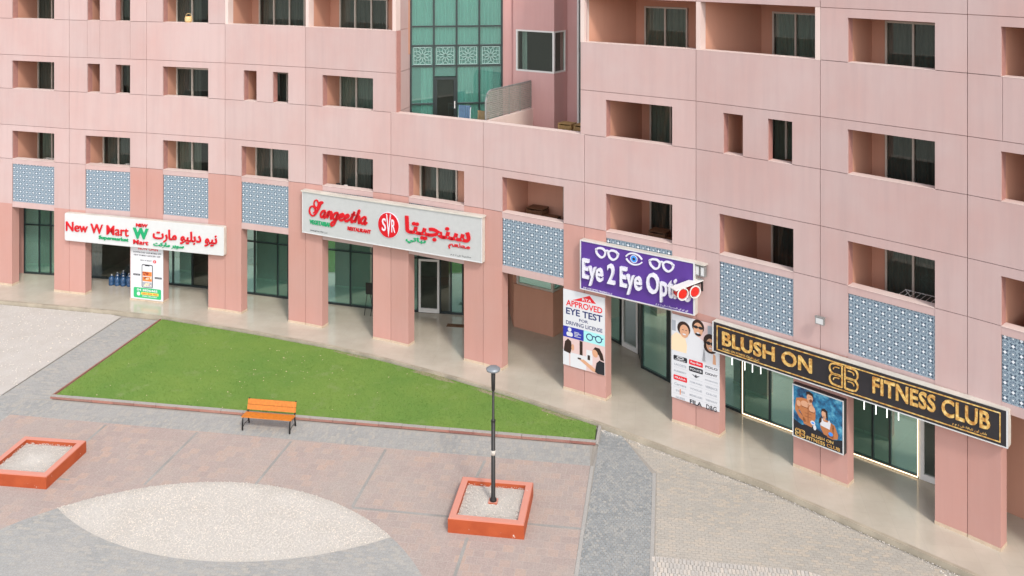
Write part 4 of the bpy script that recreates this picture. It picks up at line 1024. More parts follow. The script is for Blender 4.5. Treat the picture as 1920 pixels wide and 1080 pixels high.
# supermarket app poster
P = Frame((-17.226, 42.162), (-15.59, 41.716)); L = 1.69
t = thing('poster', P.p(.8, 0, .2), 'tall white delivery app poster with a phone picture below the New W Mart sign', 'poster', 'posters on the columns')
b = MB(); P.box(b, 0, L, -.02, .0, .24, 2.72); b.build('board', 'print_white', t)
layer('green_box', 'print_green', t, P, [rrect(.16, L-.10, .30, .76, .06)], .003)
layer('phone', 'print_black', t, P, [rrect(.58, 1.16, .78, 1.82, .07)], .003); layer('phone_screen', 'print_white', t, P, [rrect(.615, 1.125, .81, 1.785, .05)], .005)
layer('phone_notch', 'print_black', t, P, [rect(.75, .99, 1.75, 1.79)], .007)
layer('food_picture', 'print_orange', t, P, [rect(.63, 1.11, z, z+.20) for z in (1.30, 1.07)] , .007); layer('food_picture', 'print_grey', t, P, [rect(.63, 1.11, .84, 1.03)], .007)
fd = [ell(random.uniform(.68, 1.06), zc + random.uniform(-.06, .06), random.uniform(.03, .07), random.uniform(.02, .05), 9) for zc in (1.40, 1.17, .94) for _ in range(6)]
layer('food_picture', 'print_food', t, P, fd[:9], .009); layer('food_picture', 'print_cream', t, P, fd[9:], .0095)
layer('app_badge', 'print_black', t, P, [rrect(.14, .50, 1.29, 1.37, .02), rrect(1.26, 1.62, 1.22, 1.30, .02)], .003)
layer('round_logo', 'print_red', t, P, [ell(1.25, 1.98, .085, .075, 16)], .003)
words('print', 'print_red', t, P, [('NOW OPEN', .40, 1.42, 2.46, 2.58, .03)], .003)
words('print', 'letter_dark', t, P, [('DOWNLOAD OUR MOBILE APP', .14, 1.60, 2.31, 2.38), ('NEW W MART GROCERY APP', .17, 1.55, 2.18, 2.25), ('NEW W MART', .50, 1.10, 1.97, 2.02)], .003)
words('print', 'print_white', t, P, [('04 3836465', .33, 1.40, .61, .71, .03), ('App Store', .18, .46, 1.31, 1.35), ('Google Play', 1.29, 1.59, 1.24, 1.28), ('D', 1.22, 1.28, 1.94, 2.02), ('FREE DELIVERY', .62, 1.40, .36, .42)], .006)
layer('yellow_box', 'print_yellow', t, P, [rrect(.56, 1.46, .45, .57, .03)], .006); words('print', 'print_red', t, P, [('055 836 465', .62, 1.40, .475, .545)], .008)
layer('round_logo', 'print_white', t, P, [ell(.42, .48, .09, .09, 16)], .006)

# eye test poster
P = Frame((1.85, 33.727), (3.262, 32.81)); L = 1.684
t = thing('poster', P.p(.8, 0, 1.05), 'white eye test poster for driving licences on the column left of the optician doors', 'poster', 'posters on the columns')
b = MB(); P.box(b, 0, L, -.02, .0, 1.05, 3.78); b.build('board', 'print_white', t)
layer('roof_emblem', 'print_red', t, P, [[(.38, 3.44), (1.34, 3.50), (1.08, 3.74), (.95, 3.68)]], .003)
words('print', 'print_red', t, P, [('APPROVED', .12, 1.59, 3.20, 3.42, .025)], .003); words('print', 'navy', t, P, [('EYE TEST', .12, 1.59, 2.90, 3.14, .025), ('FOR', .66, 1.02, 2.73, 2.83, .02), ('DRIVING LICENSE', .12, 1.59, 2.53, 2.67, .015)], .003)
words('print', 'print_white', t, P, [('RTA', .78, 1.16, 3.50, 3.60, .02)], .006)
layer('blue_box', 'royal_blue', t, P, [rect(0.002, .84, 2.07, 2.46)], .003); layer('aqua_box', 'aqua', t, P, [rect(.842, L-.002, 2.07, 2.46)], .003)
layer('person_icon', 'print_white', t, P, [ell(.27, 2.36, .075, .08, 16), rrect(.14, .40, 2.12, 2.27, .06)] + [rect(.46, .46+w_, z, z+.02) for w_, z in ((.2, 2.30), (.28, 2.25), (.16, 2.20), (.26, 2.15))], .006)
mb = MB()
for cx in (1.08, 1.44): stroke(mb, P, ell(cx, 2.27, .12, .11, 20), .035, .004, .008, closed=True)
stroke(mb, P, [(1.19, 2.30), (1.26, 2.33), (1.33, 2.30)], .035, .004, .008); stroke(mb, P, [(1.55, 2.29), (1.62, 2.33)], .03, .004, .008, False); mb.build('spectacles_icon', 'navy', t)
layer('photo_print', 'print_pink', t, P, [rect(0.002, L-.002, 1.052, 2.068)], .003)
layer('photo_print', 'print_white', t, P, [rect(.30, .95, 1.052, 1.55), [(.0, 1.06), (.26, 1.06), (.24, 1.5), (.08, 1.62), (.0, 1.6)], rect(.95, 1.2, 1.3, 1.8)], .005)
layer('photo_print', 'print_hair', t, P, [[(.02, 1.55), (.30, 1.5), (.36, 1.75), (.33, 1.95), (.2, 2.02), (.08, 1.9)], rect(.68, .80, 1.55, 2.05), rect(.60, .74, 1.38, 1.44), rect(1.0, 1.10, 1.45, 1.62), [(1.18, 1.80), (1.30, 1.97), (1.48, 1.96), (1.60, 1.78), (1.66, 1.55), (1.52, 1.56), (1.45, 1.72)]], .007)
layer('photo_print', 'print_skin', t, P, [ell(.40, 1.75, .06, .12, 14), ell(1.30, 1.74, .11, .14, 14, rot=.4), [(.66, 1.38), (.85, 1.42), (1.42, 1.14), (1.40, 1.06), (1.2, 1.09), (.85, 1.28)]], .009)
layer('photo_print', 'print_black', t, P, [[(1.30, 1.10), (1.36, 1.42), (1.48, 1.54), (L-.01, 1.50), (L-.01, 1.06), (1.4, 1.055)]], .011)

# brands poster
P = Frame((5.366, 31.407), (6.748, 30.356)); L = 1.736; zt_, zb_ = 3.80, 1.0
t = thing('poster', P.p(.9, 0, .98), 'tall white eyewear brands poster with three smiling people in sunglasses', 'poster', 'posters on the columns')
b = MB(); P.box(b, 0, L, -.02, .0, zb_, zt_); b.build('board', 'print_white', t)
layer('photo_print', 'print_pink', t, P, [rect(.9, L-.002, 2.95, 3.798)], .003); layer('photo_print', 'print_grey', t, P, [rect(.02, .16, 3.25, 3.6), rect(1.32, 1.62, 3.35, 3.72)], .004)
layer('photo_print', 'print_cream', t, P, [[(.0, 2.6), (.0, 3.05), (.18, 3.22), (.5, 3.12), (.66, 2.6)]], .005)
layer('photo_print', 'print_white', t, P, [[(.55, 2.50), (.6, 3.15), (.9, 3.30), (1.2, 3.15), (1.25, 2.5)], [(1.12, 2.48), (1.18, 2.92), (1.4, 3.02), (1.7, 2.9), (L-.01, 2.48)]], .006)
layer('photo_print', 'print_hair', t, P, [ell(.46, 3.40, .24, .24, 18), ell(.98, 3.60, .22, .23, 18), ell(1.42, 3.20, .25, .26, 18), ell(1.42, 3.02, .24, .20, 18)], .007)
layer('photo_print', 'print_skin', t, P, [ell(.48, 3.32, .17, .22, 18), ell(.98, 3.50, .17, .23, 18), ell(1.42, 3.10, .15, .21, 18), [(1.5, 2.5), (1.62, 2.5), (1.60, 2.8), (1.52, 2.85)]], .009)
layer('photo_print', 'print_black', t, P, [ell(.90, 3.57, .085, .05, 12), ell(1.07, 3.57, .085, .05, 12), ell(1.35, 3.15, .08, .06, 12), ell(1.50, 3.15, .08, .06, 12), ell(.98, 3.34, .11, .05, 12), rect(.40, .46, 3.35, 3.37), rect(.52, .58, 3.35, 3.37)], .011)
layer('photo_print', 'print_white', t, P, [ell(.48, 3.22, .07, .025, 10), ell(.98, 3.39, .06, .022, 10), ell(1.42, 3.0, .05, .02, 10)], .013)
cw_ = [(.08, .58), (.65, 1.15), (1.21, 1.70)]
def cell(c, r): z = 2.44 - .218*r - .0*c; return (*cw_[c], z - .165, z)
bx = {'print_black': [(0, 0), (1, 1)], 'print_red': [(1, 0), (0, 3)]}
for m_, cs in bx.items(): layer('logo_box', m_, t, P, [rrect(*cell(c, r), .03) for c, r in cs], .004)
layer('logo_box', 'print_grey', t, P, [rect(cell(c, r)[0], cell(c, r)[1], cell(c, r)[2]-.018, cell(c, r)[2]-.014) for c in range(3) for r in range(7) if (c, r) not in ((0, 0), (1, 1), (1, 0), (0, 3))], .004)
def inn(c, r, k=.03, h=.045): a, b, z0, z1 = cell(c, r); return a + k, b - k, z0 + h, z1 - h
words('print', 'print_white', t, P, [('OAKLEY', *inn(0, 0, .05, .03)[:2], inn(0, 0)[2]-.03, inn(0, 0)[2]+.01), ('Ray-Ban', *inn(1, 0, .06, .04)), ('POLICE', *inn(1, 1, .04, .05)), ('PRADA', *inn(0, 3, .05, .05))], .007)
mb = MB(); a, b_, z0, z1 = cell(0, 0); stroke(mb, P, ell((a+b_)/2, (z0+z1)/2+.025, .12, .035, 18), .022, .005, .008, closed=True); mb.build('print', 'print_white', t)
words('print', 'letter_dark', t, P, [('POLO', *inn(2, 0)), ('DKNY', *inn(2, 1)), ('FILA', *inn(1, 6, .03, .01), .03), ('D&G', *inn(2, 6, .06, .0), .02)], .005)
words('print', 'print_grey', t, P, [('LACOSTE', *inn(0, 1)), ('BURBERRY', *inn(0, 2, .02, .055)), ('TOM FORD', *inn(1, 3, .02, .055)), ('MICHAEL KORS', *inn(1, 5, .02, .05)), ('SWAROVSKI', *inn(2, 2, .02, .06)), ('VERSACE', *inn(2, 3)), ('Carrera', *inn(0, 4, .03, .04)), ('TIFFANY', *inn(2, 5, .03, .05)), ('VOGUE', *inn(1, 4, .03, .05)), ('CHLOE', *inn(2, 4, .05, .05)), ('SWISS', *inn(0, 5, .08, .05)), ('GUESS', *inn(0, 6, .08, .05))], .005)
a, b_, z0, z1 = cell(1, 2); layer('print', 'letter_dark', t, P, [[(a+.1, z1-.03), (a+.22, z1-.06), (a+.25, z0+.04)], [(b_-.1, z1-.03), (b_-.22, z1-.06), (b_-.25, z0+.04)], rect((a+b_)/2-.02, (a+b_)/2+.02, z0+.05, z1-.02)], .005)
a, b_, z0, z1 = cell(0, 5); layer('print', 'print_orange', t, P, [rect((a+b_)/2-.015, (a+b_)/2+.015, z0-.02, z1)], .0055)

# fitness light box
P = Frame((8.589, 28.577), (9.761, 27.464)); L = 1.617; zb_, zt_ = 1.18, 2.78
t = thing('poster_box', P.p(.8, -.1, 1.18), 'square boxed fitness club poster of a bare-chested man and a woman on blue', 'poster', 'posters on the columns')
b = MB(); P.box(b, 0, L, -.19, -.012, zb_, zt_); b.build('case', 'sign_black', t)
b = MB()
for q in (rect(0, L, zb_, zb_+.03), rect(0, L, zt_-.03, zt_), rect(0, .03, zb_+.031, zt_-.031), rect(L-.03, L, zb_+.031, zt_-.031)): P.slab(b, q, -.011, .012)
b.build('case_frame', 'sign_white', t)
def splash():
    m, nt, b = nodes('print_splash'); n_ = noise(nt, coords(nt), 3.2, 7, .7)
    nt.links.new(ramp(nt, n_, [(.38, (.008, .03, .09)), (.53, (.02, .17, .32)), (.66, (.14, .42, .54)), (.80, (.55, .72, .78))]), b.inputs['Base Color']); b.inputs['Roughness'].default_value = .4
splash()
layer('photo_print', 'print_splash', t, P, [rect(.031, L-.031, zb_+.031, zt_-.031)], -.004)
layer('photo_print', 'print_black', t, P, [[(.031, 1.212), (L-.031, 1.212), (L-.031, 1.60), (1.3, 1.52), (.9, 1.62), (.6, 1.70), (.3, 1.62), (.031, 1.72)]], -.002)
layer('photo_print', 'print_tan', t, P, [[(.10, 2.22), (.12, 2.38), (.28, 2.44), (.50, 2.46), (.62, 2.38), (.74, 2.20), (.74, 1.95), (.62, 1.65), (.36, 1.68), (.34, 1.9)], [(.10, 2.24), (.24, 2.26), (.20, 2.02), (.44, 1.80), (.40, 1.72), (.22, 1.82), (.08, 2.02)], [(.88, 1.98), (1.0, 2.06), (1.2, 2.0), (1.32, 1.92), (1.30, 1.55), (1.0, 1.58), (.90, 1.75)], [(1.22, 2.0), (1.34, 1.95), (1.45, 1.7), (1.43, 1.58), (1.28, 1.52), (1.1, 1.54), (1.12, 1.60), (1.30, 1.64)]], .000)
layer('photo_print', 'print_skin', t, P, [ell(.56, 2.52, .10, .15, 16), [(.50, 2.30), (.64, 2.30), (.62, 2.45), (.52, 2.45)], ell(1.02, 2.19, .09, .13, 16), [(.97, 2.0), (1.06, 2.0), (1.05, 2.12), (.98, 2.12)], ell(.40, 2.28, .13, .10, 12), ell(.63, 2.20, .10, .10, 12), ell(.20, 2.24, .07, .09, 12)], .002)
layer('photo_print', 'print_shade', t, P, [rect(.50, .515, 1.75, 2.32), [(.30, 2.20), (.52, 2.19), (.52, 2.175), (.3, 2.18)], [(.54, 2.12), (.72, 2.12), (.72, 2.10), (.54, 2.10)], rect(.40, .62, 2.02, 2.03), rect(.40, .62, 1.92, 1.93), ell(.60, 2.44, .05, .05, 10)], .0035)
layer('photo_print', 'print_hair', t, P, [[(.46, 2.55), (.44, 2.66), (.54, 2.72), (.66, 2.66), (.67, 2.52), (.63, 2.60), (.50, 2.62)], [(.92, 2.20), (.93, 2.31), (1.02, 2.36), (1.12, 2.30), (1.13, 2.02), (1.08, 2.10), (1.06, 2.25), (.96, 2.27)], [(.86, 2.0), (.95, 2.12), (.93, 1.92), (.84, 1.85)], rect(.52, .55, 2.53, 2.545), rect(.58, .61, 2.53, 2.545)], .005)
layer('photo_print', 'print_white', t, P, [[(.88, 1.97), (.95, 2.05), (1.0, 1.97), (1.12, 1.97), (1.17, 2.06), (1.22, 1.98), (1.19, 1.78), (.90, 1.82)], ell(.66, 1.80, .08, .07, 10), ell(.72, 1.68, .05, .08, 10)], .0045)
layer('photo_print', 'eye_blue', t, P, [ell(.66, 1.80, .05, .03, 10), ell(1.22, 1.66, .07, .06, 10)], .006)
gd = MB(); bblogo(gd, P, .10, .40, 1.24, 1.46, .0, .006, .022); text(gd, P, 'BLUSH ON', .62, 1.30, 1.385, 1.475, .006, .006, offset=.02); text(gd, P, 'FITNESS CLUB', .46, 1.51, 1.245, 1.35, .006, .006, offset=.02); stuff(gd.build('print', 'letter_gold', t))

# ------------------------------------------------------------------ small fittings
F7 = Frame((5.84, 31.10), (6.103, 30.957)); f7 = FR[7]
def floodlight(p, fr, label, s=1., mat='metal_grey'):
    t = thing('floodlight', fr.p(p[0], .0, p[2]), label, 'floodlight', 'floodlights on the facade')
    u, v, z = p
    b = MB(); fr.box(b, u-.02, u+.02, 0.001, v, z-.02, z+.02); b.build('arm', mat, t)
    b = MB(); fr.box(b, u-.17*s, u+.17*s, v, v+.09, z-.13*s, z+.13*s); b.build('housing', mat, t)
    b = MB(); fr.box(b, u-.14*s, u+.14*s, v+.0905, v+.097, z-.10*s, z+.10*s); b.build('lamp_glass', 'sign_white', t)
    b = MB(); fr.box(b, u-.19*s, u+.19*s, v-.02, v+.13*s, z+.131*s, z+.15*s); b.build('hood', mat, t)
    return t
f = FR[7]
t = thing('floodlight', f.p(.12, .0, 5.2), 'boxy twin floodlight under a cream hood at the right end of the purple sign', 'floodlight', 'floodlights on the facade')
b = MB(); f.box(b, .05, .45, .001, .25, 5.70, 5.735); b.build('hood', 'sign_top', t)
for u in (.08, .27):
    b = MB(); f.box(b, u, u+.16, .06, .20, 5.32, 5.66); b.build('housing', 'metal_grey', t); b = MB(); f.box(b, u+.025, u+.135, .2005, .206, 5.36, 5.62); b.build('lamp_glass', 'sign_white', t)
b = MB(); f.box(b, .18, .34, .001, .06, 5.26, 5.69); b.build('bracket', 'iron_black', t)
t = floodlight((.12, .22, 4.96), FR[8], 'small grey floodlight on a short arm on the pier above the black fitness sign', .8)
t = thing('projecting_sign', f.p(.05, .0, 4.6), 'projecting spectacles shaped sign with red lenses under a white board over the purple sign', 'projecting sign')
P2 = Frame(f.p(.18, .02, 0)[:2], f.p(-.28, 1.0, 0)[:2])
b = MB(); Q = [P2.p(0, -.17, 5.16), P2.p(0, .17, 5.16), P2.p(P2.L, .17, 4.98), P2.p(P2.L, -.17, 4.98)]; Q = [Q[1], Q[2], Q[3], Q[0]]; b.hexa(Q, [(x, y, z+.03) for x, y, z in Q]); b.build('top_board', 'white_paint', t)
b = MB()
for u in (P2.L*.30, P2.L*.74):
    for sgn in (-1, 1): stroke(b, P2, [(x, z) for x, z in ell(u, 4.84, .20, .19, 22)], .03, sgn*.15-.02, sgn*.15+.012, closed=True)
b.build('rim', 'white_paint', t)
b = MB()
for u in (P2.L*.30, P2.L*.74): P2.slab(b, ell(u, 4.84, .165, .155, 20), -.14, .14)
b.build('lens', 'lens_red', t)
b = MB(); b.tube([P2.p(-.1, 0, 5.05), P2.p(P2.L*.98, 0, 4.95)], .022, 6); P2.box(b, -.12, -.02, -.07, .07, 4.78, 5.15); b.build('bracket', 'iron_black', t)

# bench
Bf = Frame((-9.02, 31.14), (-7.33, 30.89)); BL = Bf.L
t = thing('park_bench', Bf.p(BL/2, -.25, .01), 'orange slatted wooden bench with black iron legs in front of the lawn', 'bench')
for u in (0.03, BL - .03):
    b = MB(); b.tube([Bf.p(u, 0, .012), Bf.p(u, -.005, .28), Bf.p(u, -.02, .38), Bf.p(u, -.07, .425), Bf.p(u, -.40, .405), Bf.p(u, -.44, .44), Bf.p(u, -.52, .66), Bf.p(u, -.56, .84)], [.028, .026, .026, .026, .026, .03, .026, .022], 8)
    b.tube([Bf.p(u, -.42, .41), Bf.p(u, -.47, .22), Bf.p(u, -.52, .012)], .027, 8); b.tube([Bf.p(u, -.02, .10), Bf.p(u, -.2, .16), Bf.p(u, -.48, .12)], .012, 6); b.build('leg_frame', 'iron_black', t, smooth=True)
for i in range(3):
    b = MB(); v1 = -.005 - i*.135; z = .432 - i*.010; Bf.box(b, -.02, BL + .02, v1 - .12, v1, z, z + .03); b.build('seat_plank', 'bench_wood', t)
for i in range(2):
    b = MB(); z0, z1 = (.50, .645) if i == 0 else (.66, .81); v0_, v1_ = -.44 - (z0-.44)*.30, -.44 - (z1-.44)*.30
    bb = [Bf.p(-.0, v0_+.03, z0), Bf.p(BL, v0_+.03, z0), Bf.p(BL, v0_, z0), Bf.p(-.0, v0_, z0)]; tt = [Bf.p(-.0, v1_+.03, z1), Bf.p(BL, v1_+.03, z1), Bf.p(BL, v1_, z1), Bf.p(-.0, v1_, z1)]
    b.hexa(bb, tt); b.build('back_plank', 'bench_wood', t)

# planters
def planter(A, ang, w, dpt, h, label, glabel, wall=.20):
    f = Frame(A, (A[0]+cos(ang), A[1]+sin(ang))); c = f.p(w/2, -dpt/2, 0)
    t = thing('planter_box', (c[0], c[1], .012), label, 'planter', 'low orange planters'); b = MB(); z0 = .012
    O = [(0, 0), (w, 0), (w, -dpt), (0, -dpt)]; I = [(wall, -wall), (w-wall, -wall), (w-wall, -dpt+wall), (wall, -dpt+wall)]; c_ = .02
    Oc = [(c_, -c_), (w-c_, -c_), (w-c_, -dpt+c_), (c_, -dpt+c_)]
    for i in range(4):
        j = (i+1) % 4; p = lambda q, z: f.p(q[0], q[1], z)
        b.poly([p(O[i], z0), p(O[j], z0), p(O[j], h-c_), p(O[i], h-c_)]); b.poly([p(O[i], h-c_), p(O[j], h-c_), p(Oc[j], h), p(Oc[i], h)])
        b.poly([p(Oc[i], h), p(Oc[j], h), p(I[j], h), p(I[i], h)]); b.poly([p(I[i], h), p(I[j], h), p(I[j], z0), p(I[i], z0)])
    b.build('wall', 'planter_paint', t)
    mound('gravel_fill', [f.p(u, v, 0)[:2] for u, v in [(I[i][0]+(I[(i+1) % 4][0]-I[i][0])*q/8, I[i][1]+(I[(i+1) % 4][1]-I[i][1])*q/8) for i in range(4) for q in range(8)]], h - .13, .05, 'gravel_pale', glabel, 1500, .004, .8)
    return t
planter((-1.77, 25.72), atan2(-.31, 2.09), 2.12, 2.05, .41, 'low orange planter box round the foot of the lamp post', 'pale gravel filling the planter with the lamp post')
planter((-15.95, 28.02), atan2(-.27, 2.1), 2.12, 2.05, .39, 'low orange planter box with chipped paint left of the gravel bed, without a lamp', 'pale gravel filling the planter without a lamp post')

# lamp post
lx, ly = -.535, 26.62
t = thing('lamp_post', (lx, ly, .30), 'slim black lamp post with a flat grey disc head standing in a planter', 'street lamp')
b = MB(); b.box((lx, ly, .315), (.26, .26, .09), AXIS); b.build('footing', 'planter_paint', t)
b = MB(); b.tube([(lx, ly, .36), (lx, ly, .40), (lx, ly, .46), (lx, ly, 2.62)], [.10, .10, .062, .058], 14); b.build('lower_pole', 'pole_paint', t, smooth=True)
b = MB(); b.tube([(lx, ly, 1.66), (lx, ly, 1.80)], .061, 14); b.build('bare_band', 'pole_peel', t, smooth=True)
b = MB(); b.tube([(lx, ly, 2.62), (lx, ly, 2.66), (lx, ly, 2.68), (lx, ly, 3.52)], [.066, .066, .036, .034], 12); b.build('upper_pole', 'pole_paint', t, smooth=True)
b = MB(); b.tube([(lx, ly, 3.50), (lx, ly, 3.54), (lx, ly, 4.03), (lx, ly, 4.05)], [.045, .055, .062, .04], 12); b.build('neck', 'pole_paint', t, smooth=True)
b = MB(); b.tube([(lx, ly, 4.04), (lx, ly, 4.07), (lx, ly, 4.12), (lx, ly, 4.16), (lx, ly, 4.18)], [.07, .19, .205, .15, .03], 24); b.build('lamp_head', 'lamp_head', t, smooth=True)

# water bottles at the supermarket door
BOT = (('leftmost in the front row', 0, 0), ('second from the left in the front row', .30, -.06), ('third from the left in the front row', .60, -.12), ('rightmost in the front row', .90, -.16), ('leftmost in the second row', .16, .28), ('middle one in the second row', .46, .22), ('rightmost in the second row', .76, .14), ('alone at the very back', .34, .52))
for i, (wh_, dx, dy) in enumerate(BOT):
    x, y = -18.88 + dx, 44.02 + dy; z = ZP + .001; lab = f'blue water bottle by the supermarket door, {wh_}'
    o = thing('water_bottle', (x, y, z), lab, 'water bottle', 'blue water bottles by the supermarket door')
    b = MB(); b.tube([(x, y, z), (x, y, z+.03), (x, y, z+.13), (x, y, z+.15), (x, y, z+.17), (x, y, z+.33), (x, y, z+.40), (x, y, z+.45)], [.12, .135, .135, .125, .135, .135, .08, .03], 14); b.build('body', 'bottle_blue', o, smooth=True)
    b = MB(); b.tube([(x, y, z+.45), (x, y, z+.50)], .034, 10); b.build('cap', 'sign_white', o)
for i, (p0, w, h, m_, lb) in enumerate((((-20.0, 44.88), .62, .26, 'print_white', 'white paper notices stuck on the supermarket glass'), ((-20.1, 44.90), .16, .40, 'print_yellow', 'yellow paper notice stuck on the supermarket glass'))):
    f = Frame(p0, (p0[0]+1, p0[1]-.21)); b = MB(); z = 2.42 if i == 0 else 2.0
    if i == 0:
        for a, c_ in ((0, .22), (.25, .46), (.52, .62)): f.box(b, a, c_, .0, .006, z, z + h)
    else: f.box(b, 0, w, .0, .006, z, z + h)
    tag(b.build('paper_notice', m_, org=(p0[0], p0[1], z)), lb, 'notice')
b = MB(); f = Frame((-2.72, 39.50), (-1.75, 39.36)); f.box(b, 0, f.L, 0, .28, ZP + .001, ZP + .018); tag(b.build('door_mat', 'wood_brown', org=(-2.2, 39.4, ZP)), 'narrow brown door mat outside the restaurant door', 'door mat')
# menu stand behind a column
f = Frame((-6.36, 40.62), (-5.98, 40.50)); t = thing('menu_stand', f.p(.2, 0, ZP), 'small dark menu stand half hidden behind a column of the restaurant', 'menu stand')
b = MB(); f.box(b, .0, f.L, -.02, .02, ZP + .85, ZP + 1.35); b.build('board', 'iron_black', t)
for u in (.05, f.L - .05): b = MB(); b.tube([f.p(u, -.03, ZP + .85), f.p(u, .25, ZP + .01)], .015, 6); b.build('leg', 'iron_black', t)
b = MB(); b.tube([f.p(.2, -.03, ZP + .85), f.p(.2, -.30, ZP + .01)], .015, 6); b.build('leg', 'iron_black', t)
# blue bin in the lift lobby
t = thing('waste_bin', (-.78, 40.9, ZP + .001), 'dark blue waste bin in the recess left of the boxed pink projection', 'bin'); x, y = -.78, 40.9
b = MB(); b.tube([(x, y, ZP+.001), (x, y, ZP+.55)], [.16, .21], 14); b.build('body', 'bottle_blue', t, smooth=True); b = MB(); b.tube([(x, y, ZP+.55), (x, y, ZP+.60), (x, y, ZP+.64)], [.225, .22, .10], 14); b.build('lid', 'navy', t, smooth=True)

# ------------------------------------------------------------------ things on the balconies and the terrace
def crate(fr, u, v, z, w, d, h, mat, label, rz=0., group='slatted wooden crates on balconies', n=4):
    c = fr.p(u, v, z); t = thing('wooden_crate', c, label, 'crate', group); ang = atan2(fr.d[1], fr.d[0]) + rz
    R_ = lambda a, b, zz: (c[0]+a*cos(ang)-b*sin(ang), c[1]+a*sin(ang)+b*cos(ang), c[2]+zz)
    for sx in (-1, 1):
        for sy in (-1, 1): b = MB(); q = R_(sx*(w/2-.025), sy*(d/2-.025), h/2); b.box(q, (.05, .05, h), ang); b.build('post', mat, t)
    for k in range(n):
        zz = h*(k+.5)/n; hh = h/n*.62
        for sy in (-1, 1): b = MB(); b.box(R_(0, sy*(d/2+.008), zz), (w, .014, hh), ang); b.build('slat', mat, t)
        for sx in (-1, 1): b = MB(); b.box(R_(sx*(w/2+.008), 0, zz), (.014, d, hh), ang); b.build('slat', mat, t)
    b = MB(); b.box(R_(0, 0, .03), (w-.06, d-.06, .02), ang); b.build('bottom', mat, t)
    b = MB(); b.box(R_(0, 0, h+.012), (w+.02, d+.02, .02), ang); b.build('lid', mat, t)
    return t
FB = lambda st: SILL[st] - 1.1 + .003
crate(FR[5], 1.55, -1.45, FB(1), .70, .5, 1.02, 'wood_brown', 'tall dark wooden crate on the balcony above the boxed pink projection')
crate(FR[5], 2.25, -1.25, FB(1), .60, .5, .82, 'wood_brown', 'lower dark wooden crate beside the tall one on the balcony left of the purple sign')
crate(FR[6], 2.25, -1.45, FB(1), .62, .5, .98, 'wood_brown', 'dark wooden crate on the balcony directly above the purple sign, left one')
crate(FR[6], 2.90, -1.15, FB(1), .60, .45, .82, 'wood_brown', 'dark wooden crate on the balcony directly above the purple sign, right one')
crate(FR[9], 1.65, -1.05, FB(1), .9, .6, 1.05, 'wood_brown', 'dark wooden crate on the balcony at the right edge of the photo')
crate(FR[7], 3.05, -.75, FB(2), .7, .5, .98, 'wood_brown', 'dark wooden crate seen through the narrow balcony slot on the right wing')
TZ = 8.556
crate(FR[5], 2.95, -1.3, TZ, .55, .45, .92, 'wood_gold', 'golden wooden crate on the terrace, left of the two beside the right wing', group='golden crates on the terrace')
crate(FR[5], 3.62, -1.3, TZ, .55, .45, .92, 'wood_gold', 'golden wooden crate on the terrace, nearest to the right wing', group='golden crates on the terrace')
def chair(p, ang, label, frame, seat, z, back=.95):
    t = thing('terrace_chair', (*p, z), label, 'chair', 'chairs on the terrace')
    R_ = lambda a, b, zz: (p[0]+a*cos(ang)-b*sin(ang), p[1]+a*sin(ang)+b*cos(ang), z+zz)
    for sx in (-1, 1):
        b = MB(); b.tube([R_(sx*.25, -.25, .002), R_(sx*.25, -.24, .62)], .02, 8); b.build('leg', frame, t)
        b = MB(); b.tube([R_(sx*.25, .27, .002), R_(sx*.25, .25, .45), R_(sx*.25, .33, back)], .02, 8); b.build('leg', frame, t)
        b = MB(); b.tube([R_(sx*.25, -.27, .63), R_(sx*.25, .28, .66)], .025, 8); b.build('armrest', frame, t)
    b = MB(); b.box(R_(0, 0, .44), (.5, .5, .06), ang); b.build('seat', seat, t)
    for k in range(5): b = MB(); b.box(R_(-.2+.1*k, .275 + .0, (.5+back)/2), (.085, .02, back-.48), ang); b.build('back_slat', seat, t)
    b = MB(); b.box(R_(0, .31, back-.02), (.54, .035, .06), ang); b.build('top_rail', seat, t)
    return t
tc = FR[4]
q = tc.p(2.75, -.95, 0); chair(q[:2], radians(-22), 'pale blue and white chair on the terrace in front of the glazed tower door', 'chair_pale', 'chair_blue', TZ, 1.18)
q = tc.p(3.55, -1.0, 0); chair(q[:2], radians(-30), 'wicker chair on the terrace next to the slatted screen', 'wicker', 'wicker', TZ, 1.02)
# slatted privacy screen on the dividing wall
SCN = Frame((-1.02, 36.15), (.80, 38.92)); 
t = thing('privacy_screen', SCN.p(SCN.L/2, 0, 9.4), 'grey slatted privacy screen with a rounded front corner on the terrace wall', 'screen')
Ls = SCN.L; zt = 10.52; z0 = 9.405
edge = [(0, z0), (0, zt-.42), (.03, zt-.26), (.10, zt-.12), (.22, zt-.03), (.38, zt), (Ls, zt)]
b = MB(); b.tube([SCN.p(u, .0, z) for u, z in edge], .035, 8); b.build('frame', 'metal_grey', t)
for i in range(5):
    u = .04 + (Ls-.08)*i/4; ztop = zt - (.32 if i == 0 else .03); b = MB(); SCN.box(b, u-.022, u+.022, -.022, .022, z0, ztop); b.build('post', 'metal_grey', t)
for k in range(14):
    z = z0 + .05 + k*.075; u0 = .02 if z < zt-.4 else .02 + (z-(zt-.4))**2*1.6
    b = MB(); SCN.box(b, u0, Ls, .024, .042, z, z + .058); b.build('slat', 'screen_slat', t)
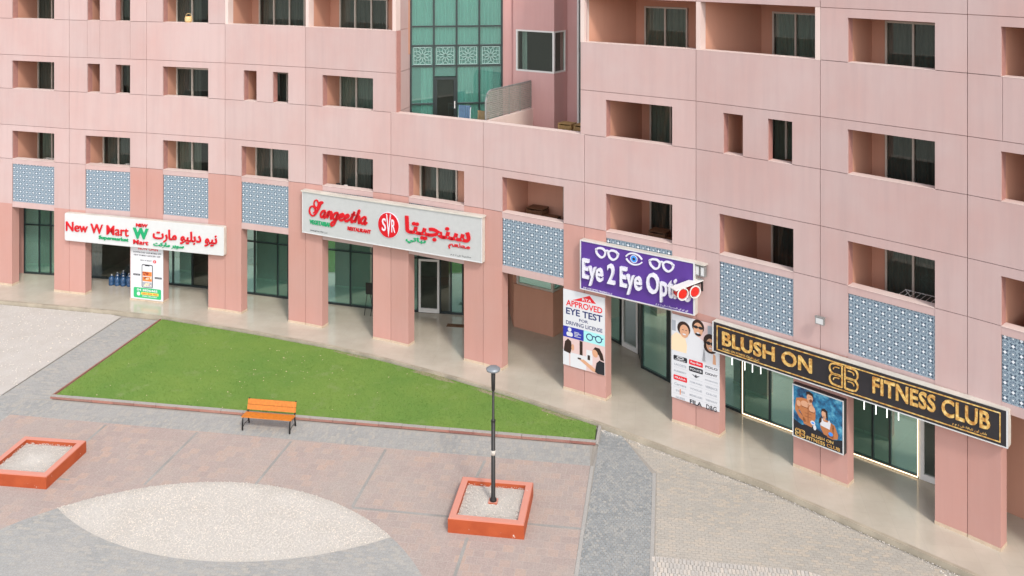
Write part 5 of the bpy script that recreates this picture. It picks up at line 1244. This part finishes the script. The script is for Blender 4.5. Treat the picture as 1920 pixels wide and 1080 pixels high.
# lantern on a parapet, laundry racks, pots
p0 = FR[1].p(2.05, -.20, SILL[3] + .005); t = thing('lantern', p0, 'woven straw lantern glowing on a balcony parapet in the upper left', 'lantern')
x, y, z = p0; b = MB(); b.tube([(x, y, z), (x, y, z+.05), (x, y, z+.18), (x, y, z+.26)], [.10, .16, .17, .13], 12, cap=False); b.build('basket', 'straw', t)
b = MB(); b.tube([(x, y, z+.02), (x, y, z+.20)], [.05, .07], 10); b.build('lamp', 'lantern_glow', t)
b = MB(); b.tube([(x-.13, y, z+.26), (x-.1, y, z+.36), (x, y, z+.40), (x+.1, y, z+.36), (x+.13, y, z+.26)], .01, 6); b.build('handle', 'straw', t)
def rack(fr, u, st, label, v=-.75):
    z = FB(st); t = thing('drying_rack', fr.p(u, v, z), label, 'drying rack', 'drying racks on balconies'); h = .98
    for s_ in (-1, 1):
        b = MB(); b.tube([fr.p(u-.45, v+s_*.25, z+.002), fr.p(u+.45, v+s_*.25, z+h)], .012, 6); b.build('leg', 'white_paint', t)
        b = MB(); b.tube([fr.p(u+.45, v+s_*.25, z+.002), fr.p(u-.45, v+s_*.25, z+h)], .012, 6); b.build('leg', 'white_paint', t)
    for k in range(7): b = MB(); uu = u-.45+.15*k; b.tube([fr.p(uu, v-.27, z+h), fr.p(uu, v+.27, z+h)], .008, 5); b.build('rail', 'white_paint', t)
    for s_ in (-1, 1): b = MB(); b.tube([fr.p(u-.47, v+s_*.27, z+h), fr.p(u+.47, v+s_*.27, z+h)], .010, 5); b.build('rail', 'white_paint', t)
    return t
rack(FR[-1], 2.35, 1, 'folding drying rack on the first balcony from the left, above the mosaic')
rack(FR[0], 2.75, 1, 'folding drying rack on the second balcony from the left, above the mosaic', -.7)
rack(FR[8], 2.55, 1, 'folding drying rack on the balcony above the mosaic right of the small grey floodlight', -.9)
def pot(fr, u, v, st, label, mat, s=1.):
    z = FB(st); x, y, _ = fr.p(u, v, 0); t = thing('storage_jar', (x, y, z), label, 'jar', 'jars on balconies')
    b = MB(); b.tube([(x, y, z), (x, y, z+.35*s), (x, y, z+.75*s), (x, y, z+.9*s)], [.13*s, .20*s, .17*s, .08*s], 12); b.build('body', mat, t, smooth=True)
    b = MB(); b.tube([(x, y, z+.9*s), (x, y, z+1.0*s)], [.09*s, .09*s], 12); b.build('neck', mat, t, smooth=True)
pot(FR[0], 1.05, -.75, 1, 'white jar standing at the left end of the second balcony above the mosaic', 'white_paint')
pot(FR[3], 1.05, -.85, 1, 'dark jar on the balcony above the left half of the grey restaurant sign', 'iron_black', 1.0)
pot(FR[3], 1.40, -.90, 1, 'pale jar beside the dark one on the balcony above the grey restaurant sign', 'white_paint', .96)
